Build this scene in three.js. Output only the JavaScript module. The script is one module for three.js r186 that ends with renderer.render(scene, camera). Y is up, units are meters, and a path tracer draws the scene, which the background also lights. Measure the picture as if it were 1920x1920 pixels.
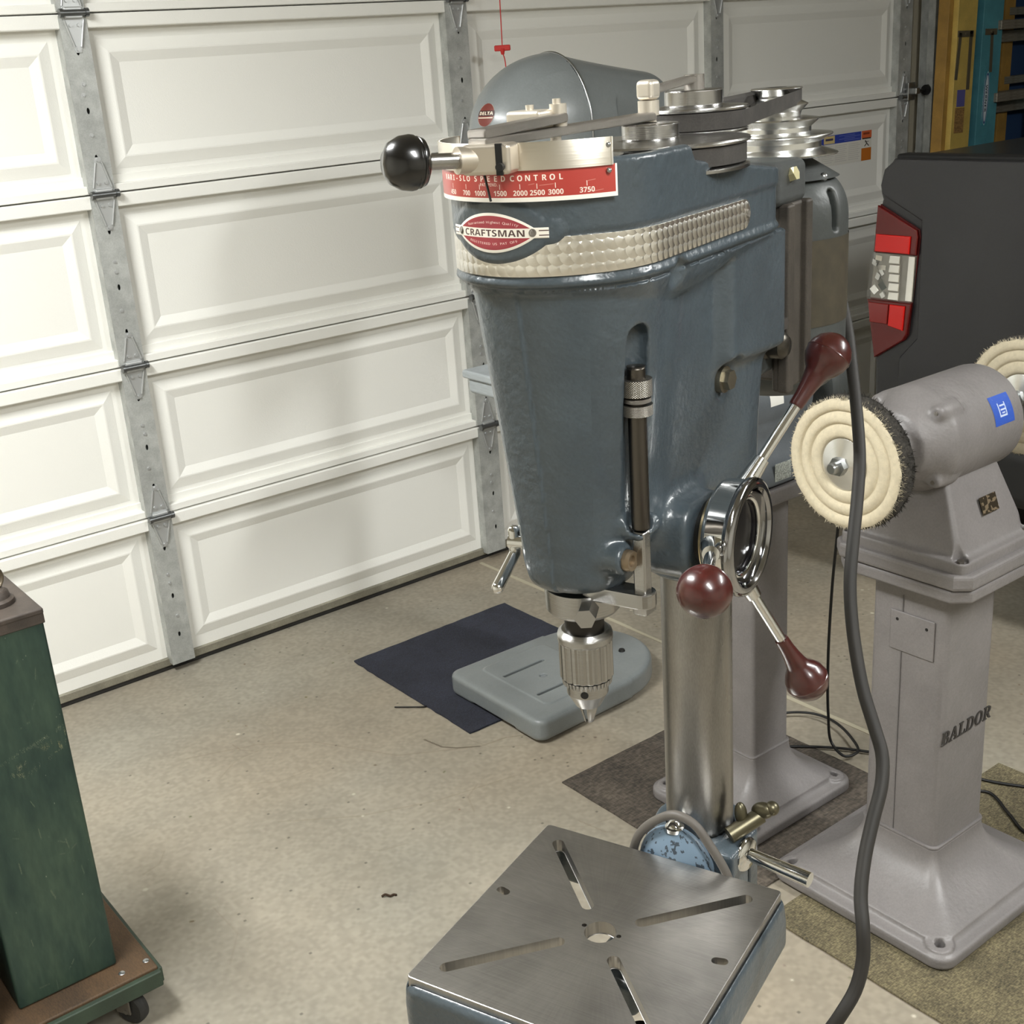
import * as THREE from 'three';
import { RoundedBoxGeometry } from 'three/addons/geometries/RoundedBoxGeometry.js';
import { mergeGeometries } from 'three/addons/utils/BufferGeometryUtils.js';
import { RectAreaLightUniformsLib } from 'three/addons/lights/RectAreaLightUniformsLib.js';

// ---------------------------------------------------------------- camera, light, exposure
const scene = new THREE.Scene();
scene.background = new THREE.Color(0x000000);
const renderer = new THREE.WebGLRenderer({ antialias: true });
renderer.toneMapping = THREE.LinearToneMapping;
renderer.toneMappingExposure = 1.0;
renderer.shadowMap.enabled = true;
renderer.shadowMap.type = THREE.PCFSoftShadowMap;
const camera = new THREE.PerspectiveCamera(2 * Math.atan(960 / 2337.7) * 180 / Math.PI, 1, 0.05, 60);
{
  const yaw = 0.6436, pitch = -0.3501, roll = -0.0705, V = (x, y, z) => new THREE.Vector3(x, y, z);
  const f = V(Math.sin(yaw) * Math.cos(pitch), Math.sin(pitch), -Math.cos(yaw) * Math.cos(pitch)), right = V(Math.cos(yaw), 0, Math.sin(yaw));
  const up = right.clone().cross(f), r2 = right.clone().multiplyScalar(Math.cos(roll)).addScaledVector(up, Math.sin(roll));
  const u2 = right.clone().multiplyScalar(-Math.sin(roll)).addScaledVector(up, Math.cos(roll));
  camera.quaternion.setFromRotationMatrix(new THREE.Matrix4().makeBasis(r2, u2, f.clone().negate()));
  camera.position.set(-4.9449, 1.7411, 3.5042);
}
RectAreaLightUniformsLib.init();
// fluorescent ceiling fixtures: [x, z, turn, length, strength, label]
const FIXTURES = [
  [-5.0, 1.5, Math.PI / 2, 1.2, 60, 'white fluorescent ceiling fixture nearest the garage door'],
  [-4.65, 4.3, Math.PI / 2, 1.2, 36, 'white fluorescent ceiling fixture behind the photographer'],
  [-2.2, 4.0, Math.PI / 2, 1.2, 58, 'white fluorescent ceiling fixture over the truck side of the garage'],
];
const LAMP_COLOUR = new THREE.Color(0.985, 1.0, 0.985);

// ---------------------------------------------------------------- helpers
const PI = Math.PI, sin = Math.sin, cos = Math.cos, hyp = Math.hypot, clamp = (v, a, b) => Math.min(b, Math.max(a, v)), mix = (a, b, t) => a + (b - a) * t;
const sstep = (a, b, v) => { const t = clamp((v - a) / (b - a), 0, 1); return t * t * (3 - 2 * t); };
let seed = 12345;
const rnd = () => { seed = (seed + 0x6d2b79f5) | 0; let t = Math.imul(seed ^ (seed >>> 15), 1 | seed); t = (t + Math.imul(t ^ (t >>> 7), 61 | t)) ^ t; return ((t ^ (t >>> 14)) >>> 0) / 4294967296; };
const used = {};
function numbered(name) { const n = used[name] = (used[name] ?? -1) + 1; return n ? `${name}_${String(n).padStart(3, '0')}` : name; }
function tag(o, label, category, group) { o.userData.label = label; o.userData.category = category; if (group) o.userData.group = group; return o; }
function thing(name, label, category, [x, y, z] = [0, 0, 0], turn = 0, group) {
  const o = new THREE.Group(); o.name = numbered(name); o.position.set(x, y, z); o.rotation.y = turn; scene.add(o);
  return tag(o, label, category, group);
}
function flat(g) { let r = g.index ? g.toNonIndexed() : g; for (const k of Object.keys(r.attributes)) if (!['position', 'normal', 'uv'].includes(k)) r.deleteAttribute(k); if (!r.attributes.uv) r.setAttribute('uv', new THREE.BufferAttribute(new Float32Array(r.attributes.position.count * 2), 2)); return r; }
function geo(gs) { return Array.isArray(gs) ? (gs.length === 1 ? gs[0] : mergeGeometries(gs.map(flat))) : gs; }
function part(name, gs, mat, parent, label) {
  const m = new THREE.Mesh(geo(gs), mat); m.name = name; m.castShadow = m.receiveShadow = true; (parent ?? scene).add(m);
  if (!parent) m.name = numbered(name);
  if (label) m.userData.label = label;
  return m;
}
function sub(name, parent, label) { const g = new THREE.Group(); g.name = name; parent.add(g); if (label) g.userData.label = label; return g; }
function struct(name, gs, mat) { const m = part(name, gs, mat); m.userData.kind = 'structure'; return m; }
// geometry: every helper returns a placed BufferGeometry
function box(w, h, d, x = 0, y = 0, z = 0, r = 0, seg = 2) { const m = Math.min(w, h, d) / 2; return (r ? new RoundedBoxGeometry(w, h, d, seg, Math.min(r, m * 0.98)) : new THREE.BoxGeometry(w, h, d)).translate(x, y, z); }
function aim(g, a, b) { const A = new THREE.Vector3(...a), B = new THREE.Vector3(...b), q = new THREE.Quaternion().setFromUnitVectors(new THREE.Vector3(0, 1, 0), B.clone().sub(A).normalize()); return g.applyQuaternion(q).translate(A.x, A.y, A.z); }
function rod(a, b, r0, r1 = r0, n = 24) { const L = hyp(a[0] - b[0], a[1] - b[1], a[2] - b[2]); return aim(new THREE.CylinderGeometry(r1, r0, L, n).translate(0, L / 2, 0), a, b); }
function lathe(pts, n = 48, a, b) { // profile [[r, h]...] turned about the line a -> b, h measured from a
  const g = new THREE.LatheGeometry(smoothProfile(pts), n); return a ? aim(g, a, b) : g;
}
function smoothProfile(pts) { const o = []; pts.forEach(([r, h], i) => { o.push(new THREE.Vector2(Math.max(r, 0), h)); const nx = pts[i + 1], pv = pts[i - 1]; if (nx && pv && !pts[i][2]) o.push(new THREE.Vector2(Math.max(r, 0), h)); }); // doubled points: crisp edges
  // spread doubled points a hair so that normals split
  const q = []; for (let i = 0; i < o.length; i++) { const p = o[i], n = o[i + 1]; if (n && p.equals(n)) { const a = o[i - 1], b = o[i + 2]; q.push(p.clone().lerp(a, Math.min(0.02, 3e-4 / Math.max(1e-6, p.distanceTo(a))))); q.push(p.clone().lerp(b, Math.min(0.02, 3e-4 / Math.max(1e-6, p.distanceTo(b))))); i++; } else q.push(p); } return q; }
function tube(points, r, n = 80, k = 10, closed = false) { return new THREE.TubeGeometry(new THREE.CatmullRomCurve3(points.map((p) => new THREE.Vector3(...p)), closed, 'centripetal'), n, r, k, closed); }
function ball(r, x, y, z, n = 32) { return new THREE.SphereGeometry(r, n, n / 2).translate(x, y, z); }
function hexNut(a, b, r) { const g = rod(a, b, r, r, 6).toNonIndexed(); g.computeVertexNormals(); return g; }
function shapeOf(pts, holes = []) { const s = new THREE.Shape(pts.map(([x, y]) => new THREE.Vector2(x, y))); for (const h of holes) s.holes.push(new THREE.Path(h.map(([x, y]) => new THREE.Vector2(x, y)))); return s; }
const circ = (cx, cy, rx, ry = rx, n = 20) => Array.from({ length: n }, (_, i) => [cx + rx * cos(2 * PI * i / n), cy + ry * sin(2 * PI * i / n)]);
function extrude(pts, depth, { holes = [], bevel = 0, seg = 2 } = {}) { // outline in x, y; extruded along z from 0 to depth
  return new THREE.ExtrudeGeometry(shapeOf(pts, holes), { depth: depth - 2 * bevel, bevelEnabled: bevel > 0, bevelThickness: bevel, bevelSize: bevel, bevelOffset: -bevel, bevelSegments: seg, curveSegments: 24 }).translate(0, 0, bevel);
}
function slab(pts, y0, y1, opt) { return extrude(pts.map(([x, z]) => [x, -z]), y1 - y0, { ...opt, holes: (opt?.holes ?? []).map((h) => h.map(([x, z]) => [x, -z])) }).rotateX(-PI / 2).translate(0, y0, 0); } // outline in x, z
function rrect(x0, z0, x1, z1, r, n = 6) { const o = []; for (const [cx, cz, a] of [[x1 - r, z1 - r, 0], [x0 + r, z1 - r, PI / 2], [x0 + r, z0 + r, PI], [x1 - r, z0 + r, 1.5 * PI]]) for (let i = 0; i <= n; i++) o.push([cx + r * cos(a + PI / 2 * i / n), cz + r * sin(a + PI / 2 * i / n)]); return o; }
function slotPts(x0, z0, x1, z1, r, n = 8) { const a = Math.atan2(z1 - z0, x1 - x0), o = []; for (let i = 0; i <= n; i++) o.push([x1 + r * cos(a - PI / 2 + PI * i / n), z1 + r * sin(a - PI / 2 + PI * i / n)]); for (let i = 0; i <= n; i++) o.push([x0 + r * cos(a + PI / 2 + PI * i / n), z0 + r * sin(a + PI / 2 + PI * i / n)]); return o; }
function boxUV(g, s = 1) { // box-projected uv in metres * s
  const p = flat(g), P = p.attributes.position, uv = new Float32Array(P.count * 2), a = new THREE.Vector3(), b = new THREE.Vector3(), c = new THREE.Vector3();
  for (let i = 0; i < P.count; i += 3) {
    a.fromBufferAttribute(P, i); b.fromBufferAttribute(P, i + 1).sub(a); c.fromBufferAttribute(P, i + 2).sub(a); b.cross(c);
    const x = Math.abs(b.x), y = Math.abs(b.y), z = Math.abs(b.z), k = x > y && x > z ? 0 : y > z ? 1 : 2;
    for (let j = 0; j < 3; j++) { const n = i + j; uv[2 * n] = (k === 0 ? P.getZ(n) : P.getX(n)) * s; uv[2 * n + 1] = (k === 1 ? P.getZ(n) : P.getY(n)) * s; }
  }
  p.setAttribute('uv', new THREE.BufferAttribute(uv, 2)); return p;
}
// cast shapes: a signed distance field meshed with surface nets, vertices pulled onto the surface
const smin = (a, b, k) => { const h = Math.max(k - Math.abs(a - b), 0) / k; return Math.min(a, b) - h * h * k * 0.25; };
const smax = (a, b, k) => -smin(-a, -b, k);
const sBox = (x, y, z, hx, hy, hz, r = 0) => { const qx = Math.abs(x) - hx + r, qy = Math.abs(y) - hy + r, qz = Math.abs(z) - hz + r; return hyp(Math.max(qx, 0), Math.max(qy, 0), Math.max(qz, 0)) + Math.min(Math.max(qx, qy, qz), 0) - r; };
const sRect = (x, z, hx, hz, r = 0) => { const qx = Math.abs(x) - hx + r, qz = Math.abs(z) - hz + r; return hyp(Math.max(qx, 0), Math.max(qz, 0)) + Math.min(Math.max(qx, qz), 0) - r; };
const sCyl = (d, h, r = 0) => { const a = d + r, b = h + r; return Math.min(Math.max(a, b), 0) + hyp(Math.max(a, 0), Math.max(b, 0)) - r; }; // d radial distance - R, h |axial| - half
function sdfMesh(f, lo, hi, h, uvs = 1) {
  const n = [0, 1, 2].map((i) => Math.ceil((hi[i] - lo[i]) / h) + 1), [nx, ny, nz] = n, at = (i, j, k) => (k * ny + j) * nx + i;
  const F = new Float32Array(nx * ny * nz).fill(1e3), B = 4;
  for (let k = 0; k < nz; k += B) for (let j = 0; j < ny; j += B) for (let i = 0; i < nx; i += B) {
    const d = f(lo[0] + (i + 1.5) * h, lo[1] + (j + 1.5) * h, lo[2] + (k + 1.5) * h), near = Math.abs(d) < h * B * 1.6;
    for (let c = k; c < Math.min(k + B, nz); c++) for (let b = j; b < Math.min(j + B, ny); b++) for (let a = i; a < Math.min(i + B, nx); a++) F[at(a, b, c)] = near ? f(lo[0] + a * h, lo[1] + b * h, lo[2] + c * h) : d;
  }
  const id = new Int32Array(nx * ny * nz).fill(-1), P = [], C = [0, 1, nx, nx + 1, nx * ny, nx * ny + 1, nx * ny + nx, nx * ny + nx + 1];
  const E = [[0, 1], [2, 3], [4, 5], [6, 7], [0, 2], [1, 3], [4, 6], [5, 7], [0, 4], [1, 5], [2, 6], [3, 7]];
  for (let k = 0; k < nz - 1; k++) for (let j = 0; j < ny - 1; j++) for (let i = 0; i < nx - 1; i++) {
    const o = at(i, j, k); let m = 0; for (let c = 0; c < 8; c++) if (F[o + C[c]] < 0) m |= 1 << c;
    if (m === 0 || m === 255) continue;
    let x = 0, y = 0, z = 0, q = 0;
    for (const [a, b] of E) { const fa = F[o + C[a]], fb = F[o + C[b]]; if ((fa < 0) === (fb < 0)) continue; const t = fa / (fa - fb); x += mix(a & 1, b & 1, t); y += mix((a >> 1) & 1, (b >> 1) & 1, t); z += mix(a >> 2, b >> 2, t); q++; }
    id[o] = P.length / 3; P.push(lo[0] + (i + x / q) * h, lo[1] + (j + y / q) * h, lo[2] + (k + z / q) * h);
  }
  const N = new Float32Array(P.length), e = h * 0.15, lim = h * 0.5;
  for (let v = 0; v < P.length; v += 3) {
    let x = P[v], y = P[v + 1], z = P[v + 2], gx, gy, gz;
    for (let it = 0; it < 3; it++) {
      gx = f(x + e, y, z) - f(x - e, y, z); gy = f(x, y + e, z) - f(x, y - e, z); gz = f(x, y, z + e) - f(x, y, z - e); const l = hyp(gx, gy, gz) || 1; gx /= l; gy /= l; gz /= l;
      if (it < 2) { const d = clamp(f(x, y, z), -lim, lim); x -= gx * d; y -= gy * d; z -= gz * d; }
    }
    P[v] = x; P[v + 1] = y; P[v + 2] = z; N[v] = gx; N[v + 1] = gy; N[v + 2] = gz;
  }
  const I = [], quad = (a, b, c, d, s) => s ? I.push(a, b, c, a, c, d) : I.push(a, c, b, a, d, c);
  for (let k = 1; k < nz - 1; k++) for (let j = 1; j < ny - 1; j++) for (let i = 1; i < nx - 1; i++) {
    const o = at(i, j, k), s = F[o] < 0;
    if (s !== F[o + 1] < 0) quad(id[o - nx - nx * ny], id[o - nx * ny], id[o], id[o - nx], s);
    if (s !== F[o + nx] < 0) quad(id[o - 1 - nx * ny], id[o - 1], id[o], id[o - nx * ny], s);
    if (s !== F[o + nx * ny] < 0) quad(id[o - 1 - nx], id[o - nx], id[o], id[o - 1], s);
  }
  const g = new THREE.BufferGeometry(); g.setAttribute('position', new THREE.BufferAttribute(new Float32Array(P), 3)); g.setAttribute('normal', new THREE.BufferAttribute(N, 3)); g.setIndex(I);
  return boxUV(g, uvs);
}

// ---------------------------------------------------------------- textures
const hash = (x, y, s = 0) => { let h = Math.imul(x, 374761393) + Math.imul(y, 668265263) + Math.imul(s, 2147483647 ^ 0x5bd1e995) | 0; h = Math.imul(h ^ (h >>> 13), 1274126177); return ((h ^ (h >>> 16)) >>> 0) / 4294967296; };
function vnoise(x, y, per, s = 0) { const x0 = Math.floor(x), y0 = Math.floor(y), fx = x - x0, fy = y - y0, w = (a) => ((a % per) + per) % per, u = fx * fx * (3 - 2 * fx), v = fy * fy * (3 - 2 * fy); const a = hash(w(x0), w(y0), s), b = hash(w(x0 + 1), w(y0), s), c = hash(w(x0), w(y0 + 1), s), d = hash(w(x0 + 1), w(y0 + 1), s); return mix(mix(a, b, u), mix(c, d, u), v); }
function fbm(u, v, per, oct, s = 0) { let a = 0.5, t = 0, n = 0; for (let o = 0; o < oct; o++) { t += a * vnoise(u * per, v * per, per, s + o); n += a; a *= 0.55; per *= 2; } return t / n; } // u, v in 0..1, tiling
function tex(w, h, fn, srgb = false) {
  const d = new Uint8Array(w * h * 4); for (let y = 0; y < h; y++) for (let x = 0; x < w; x++) { const c = fn((x + 0.5) / w, (y + 0.5) / h), o = (y * w + x) * 4; if (typeof c === 'number') d[o] = d[o + 1] = d[o + 2] = clamp(c, 0, 1) * 255; else { d[o] = clamp(c[0], 0, 1) * 255; d[o + 1] = clamp(c[1], 0, 1) * 255; d[o + 2] = clamp(c[2], 0, 1) * 255; } d[o + 3] = 255; }
  const t = new THREE.DataTexture(d, w, h); t.wrapS = t.wrapT = THREE.RepeatWrapping; t.magFilter = THREE.LinearFilter; t.minFilter = THREE.LinearMipmapLinearFilter; t.generateMipmaps = true; if (srgb) t.colorSpace = THREE.SRGBColorSpace; t.needsUpdate = true; return t;
}
function rep(t, sx, sy = sx) { const c = t.clone(); c.repeat.set(sx, sy); c.needsUpdate = true; return c; }
function canvasTex(w, h, draw) { const c = document.createElement('canvas'); c.width = w; c.height = h; draw(c.getContext('2d'), w, h); const t = new THREE.CanvasTexture(c); t.colorSpace = THREE.SRGBColorSpace; t.anisotropy = 8; return t; }
const hex = (h) => [(h >> 16 & 255) / 255, (h >> 8 & 255) / 255, (h & 255) / 255];
const T = {};
T.grain = tex(512, 512, (u, v) => fbm(u, v, 24, 4, 1));                                  // cast / paint grain
T.fine = tex(512, 512, (u, v) => 0.5 * vnoise(u * 160, v * 160, 160, 3) + 0.5 * vnoise(u * 320, v * 320, 320, 4));
T.blotch = tex(512, 512, (u, v) => fbm(u, v, 5, 6, 7));
T.brush = tex(512, 512, (u, v) => 0.7 * vnoise(u * 8, v * 400, 400, 9) + 0.3 * vnoise(u * 3, v * 180, 180, 11)); // streaks along u
const tint = (base, amp, t = [4, 5], s = 20) => tex(512, 512, (u, v) => { const n = fbm(u, v, t[0], t[1], s) - 0.5, f = vnoise(u * 220, v * 220, 220, s + 9) - 0.5, c = hex(base); return c.map((k) => k * (1 + amp * 1.6 * n + amp * 0.5 * f)); }, true);
const std = (o) => new THREE.MeshStandardMaterial(o), phys = (o) => new THREE.MeshPhysicalMaterial(o);
const M = {
  doorPaint: std({ color: 0xf0efe9, roughness: 0.42, bumpMap: rep(T.fine, 3), bumpScale: 0.0003 }),
  galv: std({ map: rep(tint(0xb2b4b1, 0.16, [14, 3], 31), 2), metalness: 0.25, roughness: 0.45, bumpMap: rep(T.grain, 2), bumpScale: 0.0003 }),
  hinge: std({ color: 0xbfc1c1, metalness: 0.55, roughness: 0.34 }),
  zinc: std({ color: 0xa9abab, metalness: 0.95, roughness: 0.28 }),
  pressPaint: phys({ map: rep(tint(0x424b51, 0.14, [6, 4], 41), 3), roughness: 0.33, clearcoat: 0.35, clearcoatRoughness: 0.16, bumpMap: rep(T.grain, 7), bumpScale: 0.0007 }),
  deltaPaint: phys({ map: rep(tint(0x787d7e, 0.08, [5, 4], 51), 2), roughness: 0.38, clearcoat: 0.4, clearcoatRoughness: 0.2, bumpMap: rep(T.grain, 3), bumpScale: 0.0004 }),
  buffPaint: std({ map: rep(tint(0x757170, 0.12, [5, 5], 61), 2), roughness: 0.42, bumpMap: rep(T.grain, 5), bumpScale: 0.0006 }),
  motorGrey: std({ map: rep(tint(0x3f4241, 0.14, [5, 5], 63), 3), roughness: 0.45, bumpMap: rep(T.grain, 6), bumpScale: 0.0004 }),
  chrome: std({ color: 0xe4e4e2, metalness: 1, roughness: 0.07 }),
  steel: std({ color: 0xb0afad, metalness: 1, roughness: 0.24, bumpMap: rep(T.brush, 2), bumpScale: 0.00006 }),
  darkSteel: std({ color: 0x8a857e, metalness: 1, roughness: 0.38, bumpMap: rep(T.grain, 8), bumpScale: 0.0002 }),
  black: std({ color: 0x131313, roughness: 0.5 }),
  rubber: std({ map: rep(tint(0x2b2a28, 0.3, [6, 4], 71), 4), roughness: 0.8 }),
  beltRubber: std({ map: rep(tint(0x35322f, 0.3, [9, 4], 73), 6), roughness: 0.75 }),
  aluminium: std({ color: 0xdededc, metalness: 1, roughness: 0.24, bumpMap: rep(T.brush, 1), bumpScale: 0.00004 }),
  bakelite: phys({ color: 0x0c0b0b, roughness: 0.25, clearcoat: 0.6, clearcoatRoughness: 0.12 }),
  redKnob: phys({ map: rep(tint(0x3d120e, 0.2, [7, 4], 81), 4), roughness: 0.3, clearcoat: 0.6, clearcoatRoughness: 0.12 }),
  cotton: std({ map: rep(tint(0xcabfa6, 0.07, [10, 4], 91), 2), roughness: 1, bumpMap: rep(T.fine, 1), bumpScale: 0.0006 }),
  dirtyCotton: std({ map: rep(tint(0x4e4a44, 0.5, [14, 4], 93), 3), roughness: 1, bumpMap: rep(T.fine, 3), bumpScale: 0.003 }),
  cord: std({ map: rep(tint(0x221f1b, 0.3, [9, 4], 95), 3), roughness: 0.65 }),
  greyPlastic: std({ color: 0x8d8f8f, roughness: 0.6 }),
  white: std({ color: 0xe8e6e0, roughness: 0.7 }),
};
M.column = std({ map: rep(tint(0x9b9996, 0.16, [5, 5], 85), 2, 3), metalness: 1, roughness: 0.42, roughnessMap: rep(tex(512, 512, (u, v) => 0.75 + 0.5 * (fbm(u, v, 6, 5, 87) - 0.5)), 1, 2), bumpMap: rep(T.brush, 1, 3), bumpScale: 0.00005 });

// ---------------------------------------------------------------- room shell
{ // floor: bare concrete; stains, specks and hairline cracks lie where the slab has them
  const W = 2048, X0 = -6.2, Z0 = -0.2, S = 6.2;
  const cv = document.createElement('canvas'); cv.width = cv.height = W; const g = cv.getContext('2d'), im = g.createImageData(W, W), D = im.data;
  for (let y = 0; y < W; y++) for (let x = 0; x < W; x++) {
    const u = x / W, v = y / W, a = fbm(u, v, 9, 6, 101) - 0.5, b = fbm(u, v, 46, 4, 111) - 0.5, c = vnoise(u * 700, v * 700, 700, 121) - 0.5, e = fbm(u, v, 4, 3, 131) - 0.5;
    const k = 1 + 0.22 * a + 0.1 * b + 0.12 * c + 0.1 * e, w = 0.06 * (fbm(u, v, 13, 3, 141) - 0.5), o = (y * W + x) * 4;
    const spot = hash(x >> 1, y >> 1, 7) > 0.9988 ? 0.72 : 1;
    D[o] = 144 * k * spot * (1 + w); D[o + 1] = 136 * k * spot; D[o + 2] = 121 * k * spot * (1 - w); D[o + 3] = 255;
  }
  g.putImageData(im, 0, 0);
  const px = ([x, z]) => [(x - X0) / S * W, (z - Z0) / S * W];
  const crack = (pts, col, lw) => { g.strokeStyle = col; g.lineWidth = lw; g.beginPath(); pts.forEach((p, i) => { const [x, y] = px(p); i ? g.lineTo(x + (rnd() - 0.5) * 2, y + (rnd() - 0.5) * 2) : g.moveTo(x, y); }); g.stroke(); };
  crack([[-3.37, 0.93], [-3.36, 1.0], [-3.33, 1.03], [-3.28, 1.07]], 'rgba(70,60,48,.8)', 1.4);
  crack([[-3.28, 1.07], [-3.2, 1.08], [-3.12, 1.13]], 'rgba(110,98,80,.5)', 1.2);
  crack([[-3.9, 0.55], [-3.72, 0.62], [-3.6, 0.72], [-3.47, 0.95], [-3.3, 1.06]], 'rgba(120,108,90,.4)', 1.3);
  crack([[-3.86, 1.0], [-3.7, 1.12], [-3.52, 1.2], [-3.3, 1.25]], 'rgba(120,108,90,.35)', 1.2);
  for (let i = 0; i < 170; i++) { const [x, y] = px([-4.6 + rnd() * 3, 0.1 + rnd() * 3]); g.fillStyle = `rgba(${60 + rnd() * 40},${54 + rnd() * 30},45,${0.25 + rnd() * 0.5})`; g.beginPath(); g.ellipse(x, y, 0.6 + rnd() * 1.4, 0.5 + rnd(), rnd() * 3, 0, 7); g.fill(); }
  for (let i = 0; i < 60; i++) { const [x, y] = px([-4.6 + rnd() * 3, 0.1 + rnd() * 3]); g.fillStyle = `rgba(222,214,194,${0.3 + rnd() * 0.4})`; g.beginPath(); g.arc(x, y, 0.8 + rnd() * 1.4, 0, 7); g.fill(); }
  for (let i = 0; i < 50; i++) { const a = rnd() * 6, x = -4.4 + rnd() * 2.6, z = 0.2 + rnd() * 2.6, l = 0.03 + rnd() * 0.1; crack([[x, z], [x + l * cos(a), z + l * sin(a)], [x + 1.8 * l * cos(a + 0.3), z + 1.8 * l * sin(a + 0.3)]], `rgba(110,98,80,${0.15 + rnd() * 0.25})`, 1); }
  const t = new THREE.CanvasTexture(cv); t.colorSpace = THREE.SRGBColorSpace; t.flipY = false; t.wrapS = t.wrapT = THREE.MirroredRepeatWrapping; t.anisotropy = 8;
  const pl = new THREE.BoxGeometry(11.6, 0.12, 8.4).translate(-2.2, -0.06, 3.6), P = pl.attributes.position, uv = pl.attributes.uv;
  for (let i = 0; i < P.count; i++) uv.setXY(i, (P.getX(i) - X0) / S, (P.getZ(i) - Z0) / S);
  const floor = struct('floor', pl, std({ map: t, roughness: 0.72, bumpMap: rep(T.grain, 6), bumpScale: 0.0006 }));
  const jt = []; for (let i = 0; i < 26; i++) { const z = 0.03 + i * 0.2; jt.push(box(0.011 + 0.004 * rnd(), 0.003, 0.2, -2.499 + 0.003 * (rnd() - 0.5), 0.0005, z + 0.1)); }
  part('control_joint', jt, std({ color: 0xb0a893, roughness: 0.8 }), floor);
}
const wallPaint = std({ map: rep(tint(0xa9a290, 0.06, [5, 5], 151), 0.5), roughness: 0.85 });
struct('ceiling', box(11.6, 0.1, 8.4, -2.2, 2.83, 3.6), std({ color: 0xaaa699, roughness: 0.9 }));
struct('wall_front', boxed([[-6.7, -4.9], [0.03, 3.6]].map(([a, b]) => box(b - a, 2.78, 0.15, (a + b) / 2, 1.39, -0.055)).concat([box(4.93, 0.34, 0.15, -2.435, 2.61, -0.055)])), wallPaint);
struct('wall_right', boxed([box(0.12, 2.78, 8.4, 3.54, 1.39, 3.6)]), wallPaint);
const whitePaint = std({ map: rep(tint(0xc4c0b4, 0.04, [5, 5], 157), 0.5), roughness: 0.8 });
struct('wall_left', boxed([box(0.12, 2.78, 6.4, -6.66, 1.39, 3.0)]), whitePaint);
struct('wall_back', boxed([box(10.3, 2.78, 0.12, -1.55, 1.39, 6.16)]), whitePaint);
function boxed(gs) { return boxUV(geo(gs)); }

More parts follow.
